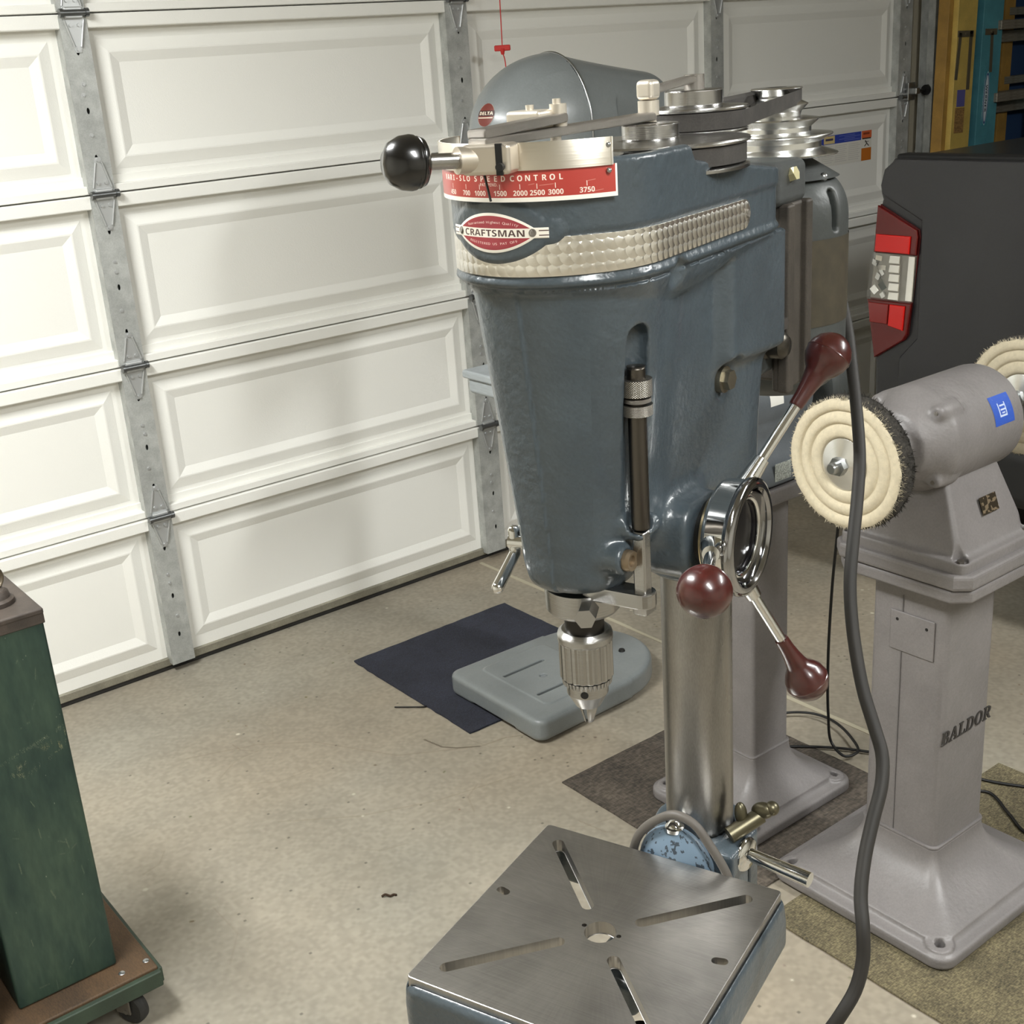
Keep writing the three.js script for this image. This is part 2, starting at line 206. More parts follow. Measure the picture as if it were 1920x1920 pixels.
// ---------------------------------------------------------------- garage door
const SEAMS = [0.022, 0.514, 0.976, 1.459, 1.922, 2.44], STILES = [-4.84, -3.668, -2.427, -1.222, -0.045], STILE_W = [0.075, 0.074, 0.084, 0.066, 0.085];
{
  const door = new THREE.Group(); door.name = 'door_1'; door.userData.kind = 'structure'; scene.add(door);
  const ringPanel = (x0, y0, x1, y1) => { // embossed raised panel: outer slope, crest, inner slope, field
    const R = [[0, 0.0006], [0.03, 0.0095], [0.034, 0.0095], [0.06, 0.0012]], V = [];
    const rect = ([d, z]) => [[x0 + d, y0 + d, z], [x1 - d, y0 + d, z], [x1 - d, y1 - d, z], [x0 + d, y1 - d, z]];
    const q = (a, b, c, d) => V.push(...a, ...b, ...c, ...a, ...c, ...d);
    for (let i = 0; i < 3; i++) { const a = rect(R[i]), b = rect(R[i + 1]); for (let k = 0; k < 4; k++) q(a[k], a[(k + 1) % 4], b[(k + 1) % 4], b[k]); }
    const f = rect(R[3]); q(f[0], f[1], f[2], f[3]);
    const g = new THREE.BufferGeometry(); g.setAttribute('position', new THREE.BufferAttribute(new Float32Array(V), 3)); g.computeVertexNormals(); return boxUV(g);
  };
  for (let s = 0; s < 5; s++) {
    const y0 = SEAMS[s], y1 = SEAMS[s + 1], gs = [box(4.86, y1 - y0 - 0.0016, 0.045, -2.44, (y0 + y1) / 2 - 0.0004, -0.0225)];
    if (s < 4) gs.push(box(4.8, 0.036, 0.036, -2.44, y1 - 0.0205, 0.017, 0.004));        // rail along the top of the section
    if (s > 0) gs.push(box(4.8, 0.022, 0.028, -2.44, y0 + 0.0125, 0.014, 0.003), box(4.8, 0.03, 0.006, -2.44, y0 + 0.032, 0.003, 0.002));         // lip along its bottom
    const sec = part('section', boxed(gs), M.doorPaint, door);
    for (let c = 0; c < 4; c++) part('raised_panel', ringPanel(STILES[c] + 0.062, y0 + 0.06, STILES[c + 1] - 0.064, y1 - 0.066), M.doorPaint, sec);
    STILES.forEach((x, i) => {
      const w = STILE_W[i], h = y1 - y0 - 0.012, holes = [0.2, 0.47, 0.8].map((f) => circ(0.004 * (i % 3 - 1), f * h, 0.0042, 0.0085, 14));
      const pl = extrude([[-w / 2, 0], [w / 2, 0], [w / 2, h], [-w / 2, h]], 0.0018, { holes }).translate(x, y0 + 0.006, 0.0362);
      const st = part('stile', boxed([pl, box(0.0018, h, 0.037, x - w / 2 + 0.0009, y0 + 0.006 + h / 2, 0.0185), box(0.0018, h, 0.037, x + w / 2 - 0.0009, y0 + 0.006 + h / 2, 0.0185), box(w - 0.004, h, 0.004, x, y0 + 0.006 + h / 2, 0.004)]), M.galv, door);
      const sc = []; for (const f of [0.33, 0.56, 0.62]) { const cy = y0 + 0.006 + f * h, cx = x + (hash(i, s, 5 + f * 10 | 0) - 0.5) * 0.012; sc.push(hexNut([cx, cy, 0.037], [cx, cy, 0.0415], 0.0042), rod([cx, cy, 0.037], [cx, cy, 0.0385], 0.0062)); }
      part('screw', sc, M.hinge, st);
    });
  }
  part('bottom_retainer', boxed([box(4.86, 0.026, 0.02, -2.44, 0.03, 0.002, 0.003)]), std({ map: rep(tint(0x8f8b7c, 0.2, [8, 4], 159), 2), metalness: 0.3, roughness: 0.5 }), door);
  part('bottom_seal', boxed([box(4.86, 0.02, 0.035, -2.44, 0.009, -0.012, 0.008)]), M.rubber, door);
  // hinges
  const hinge = new THREE.Group(); hinge.name = 'hinge';
  const leaf = (s) => { // triangular leaf with folded edges; s = 1 up, -1 down
    const gs = [extrude([[-0.028, 0.006], [0.028, 0.006], [0.027, 0.022], [0.008, 0.098], [-0.008, 0.098], [-0.027, 0.022]], 0.0022), rod([-0.026, 0.018, 0.004], [-0.009, 0.084, 0.004], 0.003, 0.003, 8), rod([0.026, 0.018, 0.004], [0.009, 0.084, 0.004], 0.003, 0.003, 8), hexNut([0, 0.09, 0.002], [0, 0.09, 0.007], 0.0052), hexNut([-0.011, 0.03, 0.002], [-0.011, 0.03, 0.007], 0.0048), hexNut([0.011, 0.03, 0.002], [0.011, 0.03, 0.007], 0.0048), box(0.05, 0.014, 0.012, 0, 0.008, 0.006, 0.004)];
    const g = geo(gs); if (s < 0) g.rotateZ(PI); return g;
  };
  part('hinge_leaf', leaf(1), M.hinge, hinge); part('hinge_leaf', leaf(-1), M.hinge, hinge);
  part('hinge_pin', [rod([-0.036, 0, 0.013], [0.036, 0, 0.013], 0.008, 0.008, 16), rod([-0.039, 0, 0.013], [-0.03, 0, 0.013], 0.011, 0.011, 16), rod([0.03, 0, 0.013], [0.039, 0, 0.013], 0.011, 0.011, 16)], std({ color: 0x77797a, metalness: 0.9, roughness: 0.35 }), hinge);
  STILES.forEach((x, i) => { for (let s = 1; s < 5; s++) { const h = hinge.clone(); h.position.set(x + 0.002 * (i % 2), SEAMS[s], 0.038); door.add(h); } });
}
{ // right-hand track with its rollers, and the jamb
  const t = thing('door_track', 'galvanised steel vertical track at the right end of the garage door', 'track', [0.055, 0, 0.07]);
  part('track_channel', boxed([box(0.003, 2.4, 0.05, 0.045, 1.22, 0.0), box(0.052, 2.4, 0.003, 0.02, 1.22, -0.024), box(0.022, 2.4, 0.003, 0.034, 1.22, 0.026), box(0.003, 2.4, 0.016, 0.024, 1.22, 0.018)]), M.galv, t);
  for (const y of [0.514, 0.976, 1.459, 1.922]) { const r = part('roller', [rod([0.012, y + 0.02, 0], [0.034, y + 0.02, 0], 0.022, 0.022, 24), rod([-0.07, y + 0.02, 0], [0.02, y + 0.02, 0], 0.0055)], M.black, t); part('roller_bracket', [box(0.05, 0.075, 0.012, -0.075, y + 0.02, -0.014, 0.003), box(0.03, 0.03, 0.03, -0.06, y + 0.02, 0, 0.006)], M.zinc, t); }
  for (const y of [0.4, 1.2, 2.0]) part('track_bracket', [box(0.04, 0.05, 0.02, 0.03, y, -0.035, 0.003)], M.zinc, t);
}
struct('trim_1', boxed([box(0.04, 2.44, 0.012, 0.14, 1.22, 0.026, 0.003)]), std({ map: rep(tint(0x8d8474, 0.08, [5, 4], 155), 1), roughness: 0.7 }));

// ---------------------------------------------------------------- drill press in front (its own frame: y up, z towards its front, x to its right)
const press = thing('drill_press', 'large blue-grey floor drill press in the foreground with red ball handles and jewelled trim', 'drill press', [-4.152, 0, 2.732], -1.28855);
const SP = 0.1955; // spindle in front of the column axis
{
  // plan outline of the belt housing: round nose, slightly tapering sides. s runs along it from the nose, + to the right
  const r1 = 0.08, r2 = 0.0735, hh = SP, bb = (r1 - r2) / hh, aa = Math.sqrt(1 - bb * bb), azT = PI / 2 + Math.asin(bb);
  const d2 = (x, z) => { const px = Math.abs(x), t = SP - z, k = -bb * px + aa * t; return k < 0 ? hyp(px, t) - r1 : k > aa * hh ? hyp(px, t - hh) - r2 : aa * px + bb * t - r1; };
  const plan = (s, off) => { // point and outward normal
    const m = Math.sign(s) || 1, a = Math.abs(s) / r1; let x, z, nx, nz;
    if (a < azT) { nx = sin(a); nz = cos(a); x = nx * r1; z = SP + nz * r1; } else { const l = (a - azT) * r1; nx = sin(azT); nz = cos(azT); x = nx * r1 + nz * l; z = SP + nz * r1 - nx * l; }
    return [m * (x + nx * off), z + nz * off, m * nx, nz];
  };
  // curved plate: y range (lo, hi) as functions of s
  const plate = (s0, s1, lo, hi, off, th, n = 90, m = 4) => {
    const P = [], U = [], I = [], V = (s, y, o) => { const [x, z] = plan(s, o); P.push(x, y, z); };
    for (const o of [off + th, off]) for (let i = 0; i <= n; i++) { const s = mix(s0, s1, i / n), a = lo(s), b = hi(s); for (let j = 0; j <= m; j++) { V(s, mix(a, b, j / m), o); U.push(s, mix(a, b, j / m)); } }
    const A = (i, j, k) => k * (n + 1) * (m + 1) + i * (m + 1) + j, q = (a, b, c, d) => I.push(a, b, c, a, c, d);
    for (let i = 0; i < n; i++) { for (let j = 0; j < m; j++) q(A(i, j, 0), A(i + 1, j, 0), A(i + 1, j + 1, 0), A(i, j + 1, 0)); q(A(i, m, 0), A(i + 1, m, 0), A(i + 1, m, 1), A(i, m, 1)); q(A(i, 0, 1), A(i + 1, 0, 1), A(i + 1, 0, 0), A(i, 0, 0)); }
    for (let j = 0; j < m; j++) { q(A(0, j, 1), A(0, j, 0), A(0, j + 1, 0), A(0, j + 1, 1)); q(A(n, j, 0), A(n, j, 1), A(n, j + 1, 1), A(n, j + 1, 0)); }
    const g = new THREE.BufferGeometry(); g.setAttribute('position', new THREE.BufferAttribute(new Float32Array(P), 3)); g.setAttribute('uv', new THREE.BufferAttribute(new Float32Array(U), 2)); g.setIndex(I); g.computeVertexNormals(); return g;
  };
  const setUV = (g, s0, s1, y0, y1) => { const uv = g.attributes.uv; for (let i = 0; i < uv.count; i++) uv.setXY(i, (uv.getX(i) - s0) / (s1 - s0), (uv.getY(i) - y0) / (y1 - y0)); return g; };
  const scaleUV = (g, k) => { const uv = g.attributes.uv; for (let i = 0; i < uv.count; i++) uv.setXY(i, uv.getX(i) * k, uv.getY(i) * k); return g; };
  // badge boss on the nose (raised pad around the name plate) as a field on the housing
  const SB = -0.005, YB = 1.6275; // badge centre
  const badgeHalf = (s) => { const t = Math.abs(s - SB) / 0.041; return Math.max(t < 1 ? 0.0145 * (1 - t * t) ** 0.9 + 0.0032 : 0, 0.0045); };

  const head = (x, y, z) => {
    // belt housing, open at the top
    const plan2 = d2(x, z), topY = z > 0.146 ? 1.6725 : z > 0.139 ? mix(1.6612, 1.6725, (z - 0.139) / 0.007) : mix(1.6405, 1.6612, (z + 0.015) / 0.154);
    const rear = -z - 0.05, o = smax(plan2, rear, 0.035);
    let housing = smax(smax(o, y - topY, 0.008), 1.588 - y, 0.012);
    const lip = smax(smax(plan2 - 0.0022, rear, 0.03), Math.abs(y - 1.5918) - 0.0028, 0.004);
    housing = smin(housing, lip, 0.004); housing = smin(housing, smax(smax(plan2 - 0.0016, rear, 0.03), Math.max(1.6262 - y, y - topY), 0.003), 0.003);
    // pad that carries the badge
    { const az = Math.atan2(x, z - SP) * r1, dd = badgeHalf(az); if (z > SP - 0.02 && plan2 > -0.02) { const e = smax(Math.abs(y - YB) - dd - 0.0035, Math.abs(az - SB) - 0.0525, 0.012); housing = smin(housing, smax(smax(plan2 - 0.0032, e, 0.004), -plan2 - 0.01, 0.002), 0.004); } }
    // full belly under the housing
    const Hb = 0.013 + 0.022 * Math.exp(-(((z - 0.13) / 0.09) ** 2)), tb = clamp((1.594 - y) / Hb, 0, 1), belly = smax(smax((plan2 + 0.0005 + 0.024 * (1 - Math.sqrt(1 - tb * tb * 0.999))) * 0.6, 1.594 - Hb - y, 0.008), Math.max(y - 1.61, -0.05 - z), 0.006);
    // quill barrel: tapered, with a raised rib down its front
    const zc = SP - 0.001, ry = y > 1.37 ? mix(0.0475, 0.0715, (y - 1.37) / 0.21) : mix(0.0405, 0.0475, 1 - ((1.37 - y) / 0.04) ** 2 * 1), rr = hyp(x, z - zc), th = Math.atan2(x, z - zc);
    const rib = 0.0022 * (1 - sstep(0.30, 0.34, Math.abs(th + 0.25)));
    let quill = smax(smax((rr - ry - rib) * 0.993, 1.337 - y, 0.016), y - 1.62, 0.01);
    // web back to the column, clamp block, column collar
    const wx = mix(0.047, 0.056, sstep(1.36, 1.56, y)), wz0 = mix(-0.047, -0.057, sstep(1.42, 1.56, y));
    const web = smax(smax(sRect(x, z - (0.2 + wz0) / 2, wx, (0.2 - wz0) / 2, 0.02), 1.372 - 0.15 * clamp(0.1 - z, 0, 0.15) - y, 0.02), y - 1.61, 0.01);
    const block = smax(smax(sRect(x, z - 0.002, 0.0675, 0.058, 0.012), 1.488 - y + 0.06 * (z - 0.06), 0.01), y - 1.63, 0.01);
    const collar = sCyl(hyp(x, z) - 0.0465, Math.abs(y - 1.40) - 0.125, 0.006);
    const boss = smax(sRect(y - 1.358, z - 0.114, 0.033, 0.036, 0.02), Math.max(x - 0.0715, -x - 0.05), 0.008);
    let d = smin(quill, web, 0.03); d = smin(d, collar, 0.02); d = smin(d, boss, 0.018); d = smin(d, block, 0.014); d = smin(d, belly, 0.005); d = smax(d, plan2 + 0.004 - 8 * Math.max(0, 1.586 - y), 0.003); d = smin(d, housing, 0.004);
    // lug for the depth rod
    d = smin(d, sBox(x - 0.053, y - 1.394, z - 0.199, 0.016, 0.008, 0.016, 0.006), 0.006);
    d = smin(d, sCyl(hyp(y - 1.371, z - 0.216) - 0.0125, Math.abs(x - 0.04) - 0.016, 0.004), 0.006);
    // hollow top, groove behind the depth rod, bolt recess, dimple, bore
    d = smax(d, -smax(plan2 + 0.0075, Math.max(1.622 - y, -z - 0.038), 0.004), 0.003);
    { const gx = x - 0.0625, gz = z - 0.2045, yy = y - clamp(y, 1.40, 1.543), g = hyp(hyp(gx, gz) < 1e-9 ? 0 : hyp(gx, gz), yy) - 0.0112; d = smax(d, -g, 0.003); }
    { const bx = x - 0.0615, by = y - 1.472, bz = z - 0.043; d = smax(d, -(hyp(bx, by * 0.8, bz) - 0.0165), 0.004); }
    { const q = hyp(x - 0.0815, (y - 1.5805) * 0.8, z - 0.163) - 0.0108; d = smax(d, -q, 0.004); }
    { const bx = x - 0.058, q = hyp(bx, y - 1.371, z - 0.216) - 0.0085; d = smax(d, -q, 0.002); }
    return d;
  };
  part('head_casting', sdfMesh(head, [-0.09, 1.262, -0.07], [0.095, 1.685, 0.29], 0.0026), M.pressPaint, press);

  // jewelled trim band with a rounded end
  const cell = 0.0078, spots = tex(256, 256, (u, v) => {
    let n = [0.5, 0.5, 1]; const X = u * 2, Y = v * 2; // two rows of two spots per tile, each overlapping the one before
    let best = -1; for (let j = -1; j <= 3; j++) for (let i = -1; i <= 4; i++) { const cx = i + 0.5 * (((j % 2) + 2) % 2) * 0, cy = j + 0.5, dx = X - cx - 0.3, dy = Y - cy, r = hyp(dx, dy); const order = j * 10 + i; if (r < 0.82 && order > best) { best = order; const a = Math.atan2(dy, dx), k = 0.2 + 0.1 * r, w = 0.06 * sin(r * 60); n = [0.5 + 0.5 * (k * cos(a) + w * cos(a)), 0.5 + 0.5 * (k * sin(a) + w * sin(a)), 1]; } }
    return n;
  });
  spots.repeat.set(1 / (2 * cell), 1 / (2 * cell));
  const jewel = std({ color: 0xf2efe8, metalness: 1, roughness: 0.32, normalMap: spots, normalScale: new THREE.Vector2(1.0, 1.0) });
  const sEnd = azT * r1 + 0.152, tLo = (s) => { const t = clamp((s - sEnd + 0.012) / 0.012, 0, 1); return mix(1.597, 1.5995, clamp(s / 0.25, 0, 1)) + 0.011 * (1 - Math.sqrt(1 - t * t)); }, tHi = (s) => { const t = clamp((s - sEnd + 0.012) / 0.012, 0, 1); return mix(1.6245, 1.6225, clamp(s / 0.25, 0, 1)) - 0.011 * (1 - Math.sqrt(1 - t * t)); };
  const band = part('trim_band', plate(-0.15, sEnd - 0.0004, tLo, tHi, 0.0003, 0.0012, 160, 3), jewel, press, 'engine-turned bright aluminium trim band');
  { const [x, z, nx, nz] = plan(sEnd - 0.006, 0.001); part('trim_screw', [rod([x, 1.611, z], [x + nx * 0.002, 1.611, z + nz * 0.002], 0.0036, 0.003, 16)], M.darkSteel, band); }

  // badge
  const badge = canvasTex(1280, 640, (g, w, h) => {
    const white = '#efe9dd', red = '#99303a', dark = '#4a3330'; g.fillStyle = white; g.fillRect(0, 0, w, h);
    const ves = (k) => { g.beginPath(); for (let i = 0; i <= 60; i++) { const t = i / 30 - 1, y = h / 2 - h * 0.5 * k * (1 - t * t) ** 0.92; i ? g.lineTo(w / 2 + t * w * 0.435 * (0.5 + 0.5 * k), y) : g.moveTo(w / 2 + t * w * 0.435 * (0.5 + 0.5 * k), y); } for (let i = 60; i >= 0; i--) { const t = i / 30 - 1; g.lineTo(w / 2 + t * w * 0.435 * (0.5 + 0.5 * k), h / 2 + h * 0.5 * k * (1 - t * t) ** 0.92); } g.closePath(); };
    ves(0.86); g.fillStyle = red; g.fill(); g.fillStyle = white; g.fillRect(0, h * 0.385, w, h * 0.235);
    g.fillStyle = dark; for (const x of [0, w - 100]) for (const y of [0.43, 0.545]) g.fillRect(x, h * y, 100, h * 0.026);
    g.textAlign = 'center'; g.textBaseline = 'middle'; g.font = 'bold 148px sans-serif'; g.save(); g.translate(w / 2, h * 0.507); g.scale(0.93, 1); g.fillText('CRAFTSMAN', 0, 0, w * 0.78); g.restore();
    g.fillStyle = '#e9cfc6'; const arc = (text, font, rad, cy, up, spread) => { g.font = font; const n = text.length; for (let i = 0; i < n; i++) { const a = (i - (n - 1) / 2) * spread; g.save(); g.translate(w / 2 + rad * sin(a), cy + (up ? -rad * cos(a) : rad * cos(a))); g.rotate(up ? a : -a); g.fillText(text[i], 0, 0); g.restore(); } };
    arc('Guaranteed Highest Quality', '52px sans-serif', 1150, h * 0.235 + 1150, true, 0.0225);
    arc('REGISTERED US PAT OFF', '50px sans-serif', 1000, h * 0.775 - 1000, false, 0.0305);
  });
  const bl = (s) => { const t = Math.abs(s - SB) / 0.0365; const v = t < 0.88 ? 0.0136 * (1 - (t / 1) ** 2) ** 0.92 : 0; return Math.max(v, 0.0035); };
  const bp = part('name_plate', setUV(plate(SB - 0.042, SB + 0.042, (s) => YB - bl(s), (s) => YB + bl(s), 0.0031, 0.0008, 140, 6), SB - 0.042, SB + 0.042, YB - 0.0136, YB + 0.0136), phys({ map: badge, roughness: 0.35, clearcoat: 0.4 }), press, 'red and white oval maker\'s badge');
  for (const s of [-0.0315, 0.0312]) { const [x, z, nx, nz] = plan(SB + s, 0.0036); part('badge_screw', [new THREE.SphereGeometry(0.0028, 16, 10).scale(1, 1, 0.6).rotateY(Math.atan2(nx, nz)).translate(x, YB + 0.0002, z)], M.darkSteel, bp); }

  // red speed plate and steel quadrant above it
  const speed = canvasTex(2048, 224, (g, w, h) => {
    const s0 = -0.11, s1 = 0.0825, X = (s) => (s - s0) / (s1 - s0) * w; g.fillStyle = '#ad3b33'; g.fillRect(0, 0, w, h); g.fillStyle = '#f3efe6'; g.fillRect(0, h * 0.86, w, h); g.fillRect(w - 14, 0, 14, h);
    g.fillStyle = '#f2e4d8'; g.textAlign = 'center'; g.textBaseline = 'middle'; g.font = 'bold 56px sans-serif';
    const word = (t, a, b) => { for (let i = 0; i < t.length; i++) g.fillText(t[i], X(mix(a, b, i / (t.length - 1))), h * 0.26); };
    word('VARI-SLO', -0.050, -0.0195); word('SPEED', -0.0125, 0.0092); word('CONTROL', 0.0155, 0.0465);
    g.font = '30px sans-serif'; g.fillText('PAT. PEND.', X(-0.002), h * 0.45);
    g.font = 'bold 50px sans-serif'; for (const [s, t] of [[-0.039, '450'], [-0.0225, '700'], [-0.0095, '1000'], [0.0065, '1500'], [0.0205, '2000'], [0.0315, '2500'], [0.043, '3000'], [0.0625, '3750']]) { g.fillText(t, X(s), h * 0.725, 104); g.fillRect(X(s) - 3, h * 0.44, 5, h * 0.16); }
    g.strokeStyle = 'rgba(235,205,190,.6)'; g.lineWidth = 3; for (const [a, b, y] of [[0.026, 0.03, 0.47], [0.033, 0.042, 0.5], [0.063, 0.068, 0.45], [0.067, 0.073, 0.78]]) { g.beginPath(); g.moveTo(X(a), h * y); g.lineTo(X(b), h * (y - 0.03)); g.stroke(); }
  });
  const sp0 = -0.11, sp1 = 0.0825;
  const pl = part('speed_plate', setUV(plate(sp0, sp1, () => 1.6485, () => 1.6695, 0.0058, 0.0008, 110, 2), sp0, sp1, 1.6485, 1.6695), phys({ map: speed, roughness: 0.32, clearcoat: 0.5, clearcoatRoughness: 0.15 }), press, 'curved red speed scale');
  const qd = part('steel_quadrant', scaleUV(plate(-0.12, 0.0795, () => 1.669, () => 1.687, 0.0066, 0.0016, 110, 2), 4), phys({ anisotropy: 0.8, anisotropyRotation: PI / 2, color: 0xe6e0d4, metalness: 1, roughness: 0.42, bumpMap: T.brush, bumpScale: 0.0001 }), press, 'bent bright steel band');
  for (const [y, o] of [[1.682, qd], [1.6655, pl]]) { const [x, z, nx, nz] = plan(0.0765, 0.0078); part('rivet', [new THREE.SphereGeometry(0.0019, 12, 8).translate(x, y, z)], M.zinc, o); }

  // speed lever: knob, shank, clamp block, bars, link arms
  const lev = sub('speed_lever', press);
  const K = [-0.02, 1.681, 0.345], Bk = [0.002, 1.6785, 0.3045], kd = [Bk[0] - K[0], Bk[1] - K[1], Bk[2] - K[2]], kl = hyp(...kd), kn = kd.map((v) => v / kl), ko = (t) => K.map((v, i) => v + kn[i] * t), kk = 0.93;
  part('lever_knob', lathe([[0, -0.0165, 1], [0.008, -0.0155, 1], [0.0145, -0.011, 1], [0.0182, -0.004, 1], [0.0192, 0.003, 1], [0.0188, 0.006], [0.0176, 0.0065], [0.0178, 0.008, 1], [0.0172, 0.0085], [0.0178, 0.009], [0.0165, 0.0125, 1], [0.011, 0.0155, 1], [0.006, 0.016], [0, 0.0162]].map(([r, h, k]) => [r * kk, h * kk, k]), 48, K, ko(1)), M.bakelite, lev, 'black ball knob');
  part('lever_shank', [rod(ko(0.013), ko(0.04), 0.0052)], M.steel, lev);
  const zA = 0.32;
  part('clamp_block', [box(0.034, 0.0195, 0.022, 0, 0, 0, 0.003).rotateY(zA).translate(0.011, 1.6785, 0.2955), rod(ko(0.036), ko(0.05), 0.0088)], std({ color: 0xcfc6b8, metalness: 0.9, roughness: 0.4 }), lev);
  part('block_slot', [box(0.0045, 0.02, 0.002, 0, 0, 0, 0).rotateY(zA).translate(0.0235, 1.6785, 0.3025), rod([0.0245, 1.674, 0.302], [0.0262, 1.674, 0.307], 0.0026)], M.black, lev);
  part('pointer', [box(0.0012, 0.022, 0.0012, 0, 0, 0).rotateZ(0.35).rotateY(-0.4).translate(0.0045, 1.661, 0.2925)], M.black, lev);
  const bar = (a, b, w, h) => { const L = hyp(a[0] - b[0], a[2] - b[2]); return box(w, h, L, 0, 0, 0, 0.002).rotateX(-Math.atan2(b[1] - a[1], L)).rotateY(Math.atan2(b[0] - a[0], b[2] - a[2])).translate((a[0] + b[0]) / 2, (a[1] + b[1]) / 2, (a[2] + b[2]) / 2); };
  part('lever_bar', [bar([0.004, 1.694, 0.30], [0.004, 1.6975, 0.2], 0.016, 0.0065), bar([0.006, 1.6885, 0.302], [0.0, 1.6885, 0.066], 0.016, 0.0065)], M.darkSteel, lev);
  const pal = std({ color: 0xd8d0c2, metalness: 0.75, roughness: 0.42 });
  part('pivot_post', [box(0.03, 0.015, 0.02, -0.012, 1.6965, 0.214, 0.003), rod([0.0035, 1.687, 0.201], [0.0035, 1.707, 0.201], 0.0062), rod([-0.012, 1.704, 0.214], [-0.012, 1.7075, 0.214], 0.003, 0.003, 6), rod([0.0025, 1.707, 0.201], [0.0025, 1.7105, 0.201], 0.003, 0.003, 6), rod([0.003, 1.672, 0.205], [0.003, 1.69, 0.205], 0.004)], pal, lev);
  part('swivel_joint', [rod([0, 1.689, 0.066], [0, 1.7005, 0.066], 0.0085), box(0.0155, 0.0155, 0.0155, 0, 1.7085, 0.066, 0.004), rod([0, 1.67, 0.066], [0, 1.69, 0.066], 0.006)], pal, lev);
  part('link_arm', [bar([0, 1.7075, 0.066], [0.002, 1.7135, -0.008], 0.011, 0.006), rod([0.002, 1.704, -0.008], [0.002, 1.7165, -0.008], 0.0085)], M.darkSteel, lev);

  // pulleys and belts
  const pul = (x, z, y, prof, mat, name) => part(name, new THREE.LatheGeometry(smoothProfile(prof), 72).translate(x, y, z), mat, press);
  pul(0.012, 0.085, 1.6745, [[0.006, 0.010], [0.0215, 0.010], [0.0225, 0.009], [0.0225, -0.001], [0.028, -0.002], [0.077, -0.003], [0.078, -0.0045], [0.077, -0.006], [0.06, -0.013], [0.06, -0.016], [0.077, -0.023], [0.077, -0.0255], [0.01, -0.0265]], M.steel, 'idler_pulley');
  pul(0.0, -0.01, 1.6945, [[0.005, 0.010], [0.0235, 0.010], [0.0245, 0.009], [0.0245, -0.002], [0.03, -0.003], [0.0455, -0.004], [0.0462, -0.0052], [0.0455, -0.0065], [0.036, -0.013], [0.036, -0.016], [0.0455, -0.0225], [0.0455, -0.0245], [0.008, -0.0255], [0.008, -0.05]], M.steel, 'idler_pulley');
  const MX = -0.02, MZ = -0.22;
  pul(MX, MZ, 1.631, [[0.01, 0.064], [0.021, 0.064], [0.0245, 0.0635], [0.0255, 0.0625], [0.0185, 0.056], [0.0185, 0.054], [0.03, 0.0485], [0.031, 0.0475], [0.03, 0.0467], [0.0245, 0.041], [0.0235, 0.037], [0.041, 0.0345], [0.042, 0.0335], [0.041, 0.0325], [0.034, 0.0265], [0.034, 0.022], [0.0545, 0.020], [0.0552, 0.019], [0.0545, 0.018], [0.044, 0.0125], [0.044, 0.007], [0.0595, 0.0015], [0.0605, 0.0005], [0.0595, -0.0005], [0.01, -0.001]], M.aluminium, 'motor_pulley');
  const belt = (A, B, h, w) => { // V belt round two pulleys: A, B = [x, y, z, r]
    const L = hyp(B[0] - A[0], B[2] - A[2]), th = Math.atan2(B[2] - A[2], B[0] - A[0]), c = Math.acos((A[3] - B[3]) / L), loop = [], n = 26;
    for (let i = 0; i <= n; i++) { const a = th + c + (2 * PI - 2 * c) * i / n; loop.push([A[0] + A[3] * cos(a), A[1], A[2] + A[3] * sin(a), cos(a), sin(a)]); }
    for (let i = 0; i <= n; i++) { const a = th - c + 2 * c * i / n; loop.push([B[0] + B[3] * cos(a), B[1], B[2] + B[3] * sin(a), cos(a), sin(a)]); }
    const P = [], I = [], N = loop.length, sec = [[0, h / 2], [0, -h / 2], [-w, -h * 0.33], [-w, h * 0.33]];
    loop.forEach(([x, y, z, nx, nz]) => sec.forEach(([o, v]) => P.push(x + nx * o, y + v, z + nz * o)));
    const V = []; for (let i = 0; i < N; i++) for (let k = 0; k < 4; k++) { const a = i * 4 + k, b = i * 4 + (k + 1) % 4, c2 = ((i + 1) % N) * 4 + (k + 1) % 4, d = ((i + 1) % N) * 4 + k; for (const v of [a, b, c2, a, c2, d]) V.push(P[3 * v], P[3 * v + 1], P[3 * v + 2]); }
    const g = new THREE.BufferGeometry(); g.setAttribute('position', new THREE.BufferAttribute(new Float32Array(V), 3)); g.computeVertexNormals(); return boxUV(g);
  };
  part('drive_belt', belt([0, 1.68, -0.01, 0.0445], [MX, 1.6855, MZ, 0.0245], 0.0135, 0.008), M.beltRubber, press);
  part('drive_belt', belt([0.0, 1.661, SP, 0.045], [0.012, 1.6605, 0.085, 0.0745], 0.0135, 0.008), M.beltRubber, press);
  pul(0, SP, 1.653, [[0.008, 0.02], [0.046, 0.017], [0.038, 0.01], [0.038, 0.006], [0.046, -0.002], [0.008, -0.003]], M.aluminium, 'spindle_pulley');

  // motor, its mount and cable entry
  const motor = sub('motor', press, 'round grey motor with olive data wrap');
  const mshape = (x, y, z) => { const X = x - MX, Z = z - MZ, r = hyp(X, Z); const top = 1.617 - y; let R = 0.0715; const d = smax(r - R, Math.abs(y - 1.505) - 0.113, 0.05); let v = d;
    for (let k = 0; k < 9; k++) { const a = 0.2 + k * 2 * PI / 9, c = cos(a), s = sin(a), u = X * c + Z * s, w = -X * s + Z * c; if (u > 0.03) v = smax(v, -sBox(u - 0.075, y - 1.5795, w, 0.02, 0.019, 0.0045, 0.004), 0.004); } return v; };
  part('motor_housing', sdfMesh(mshape, [MX - 0.08, 1.385, MZ - 0.08], [MX + 0.08, 1.625, MZ + 0.08], 0.0027), M.motorGrey, motor);
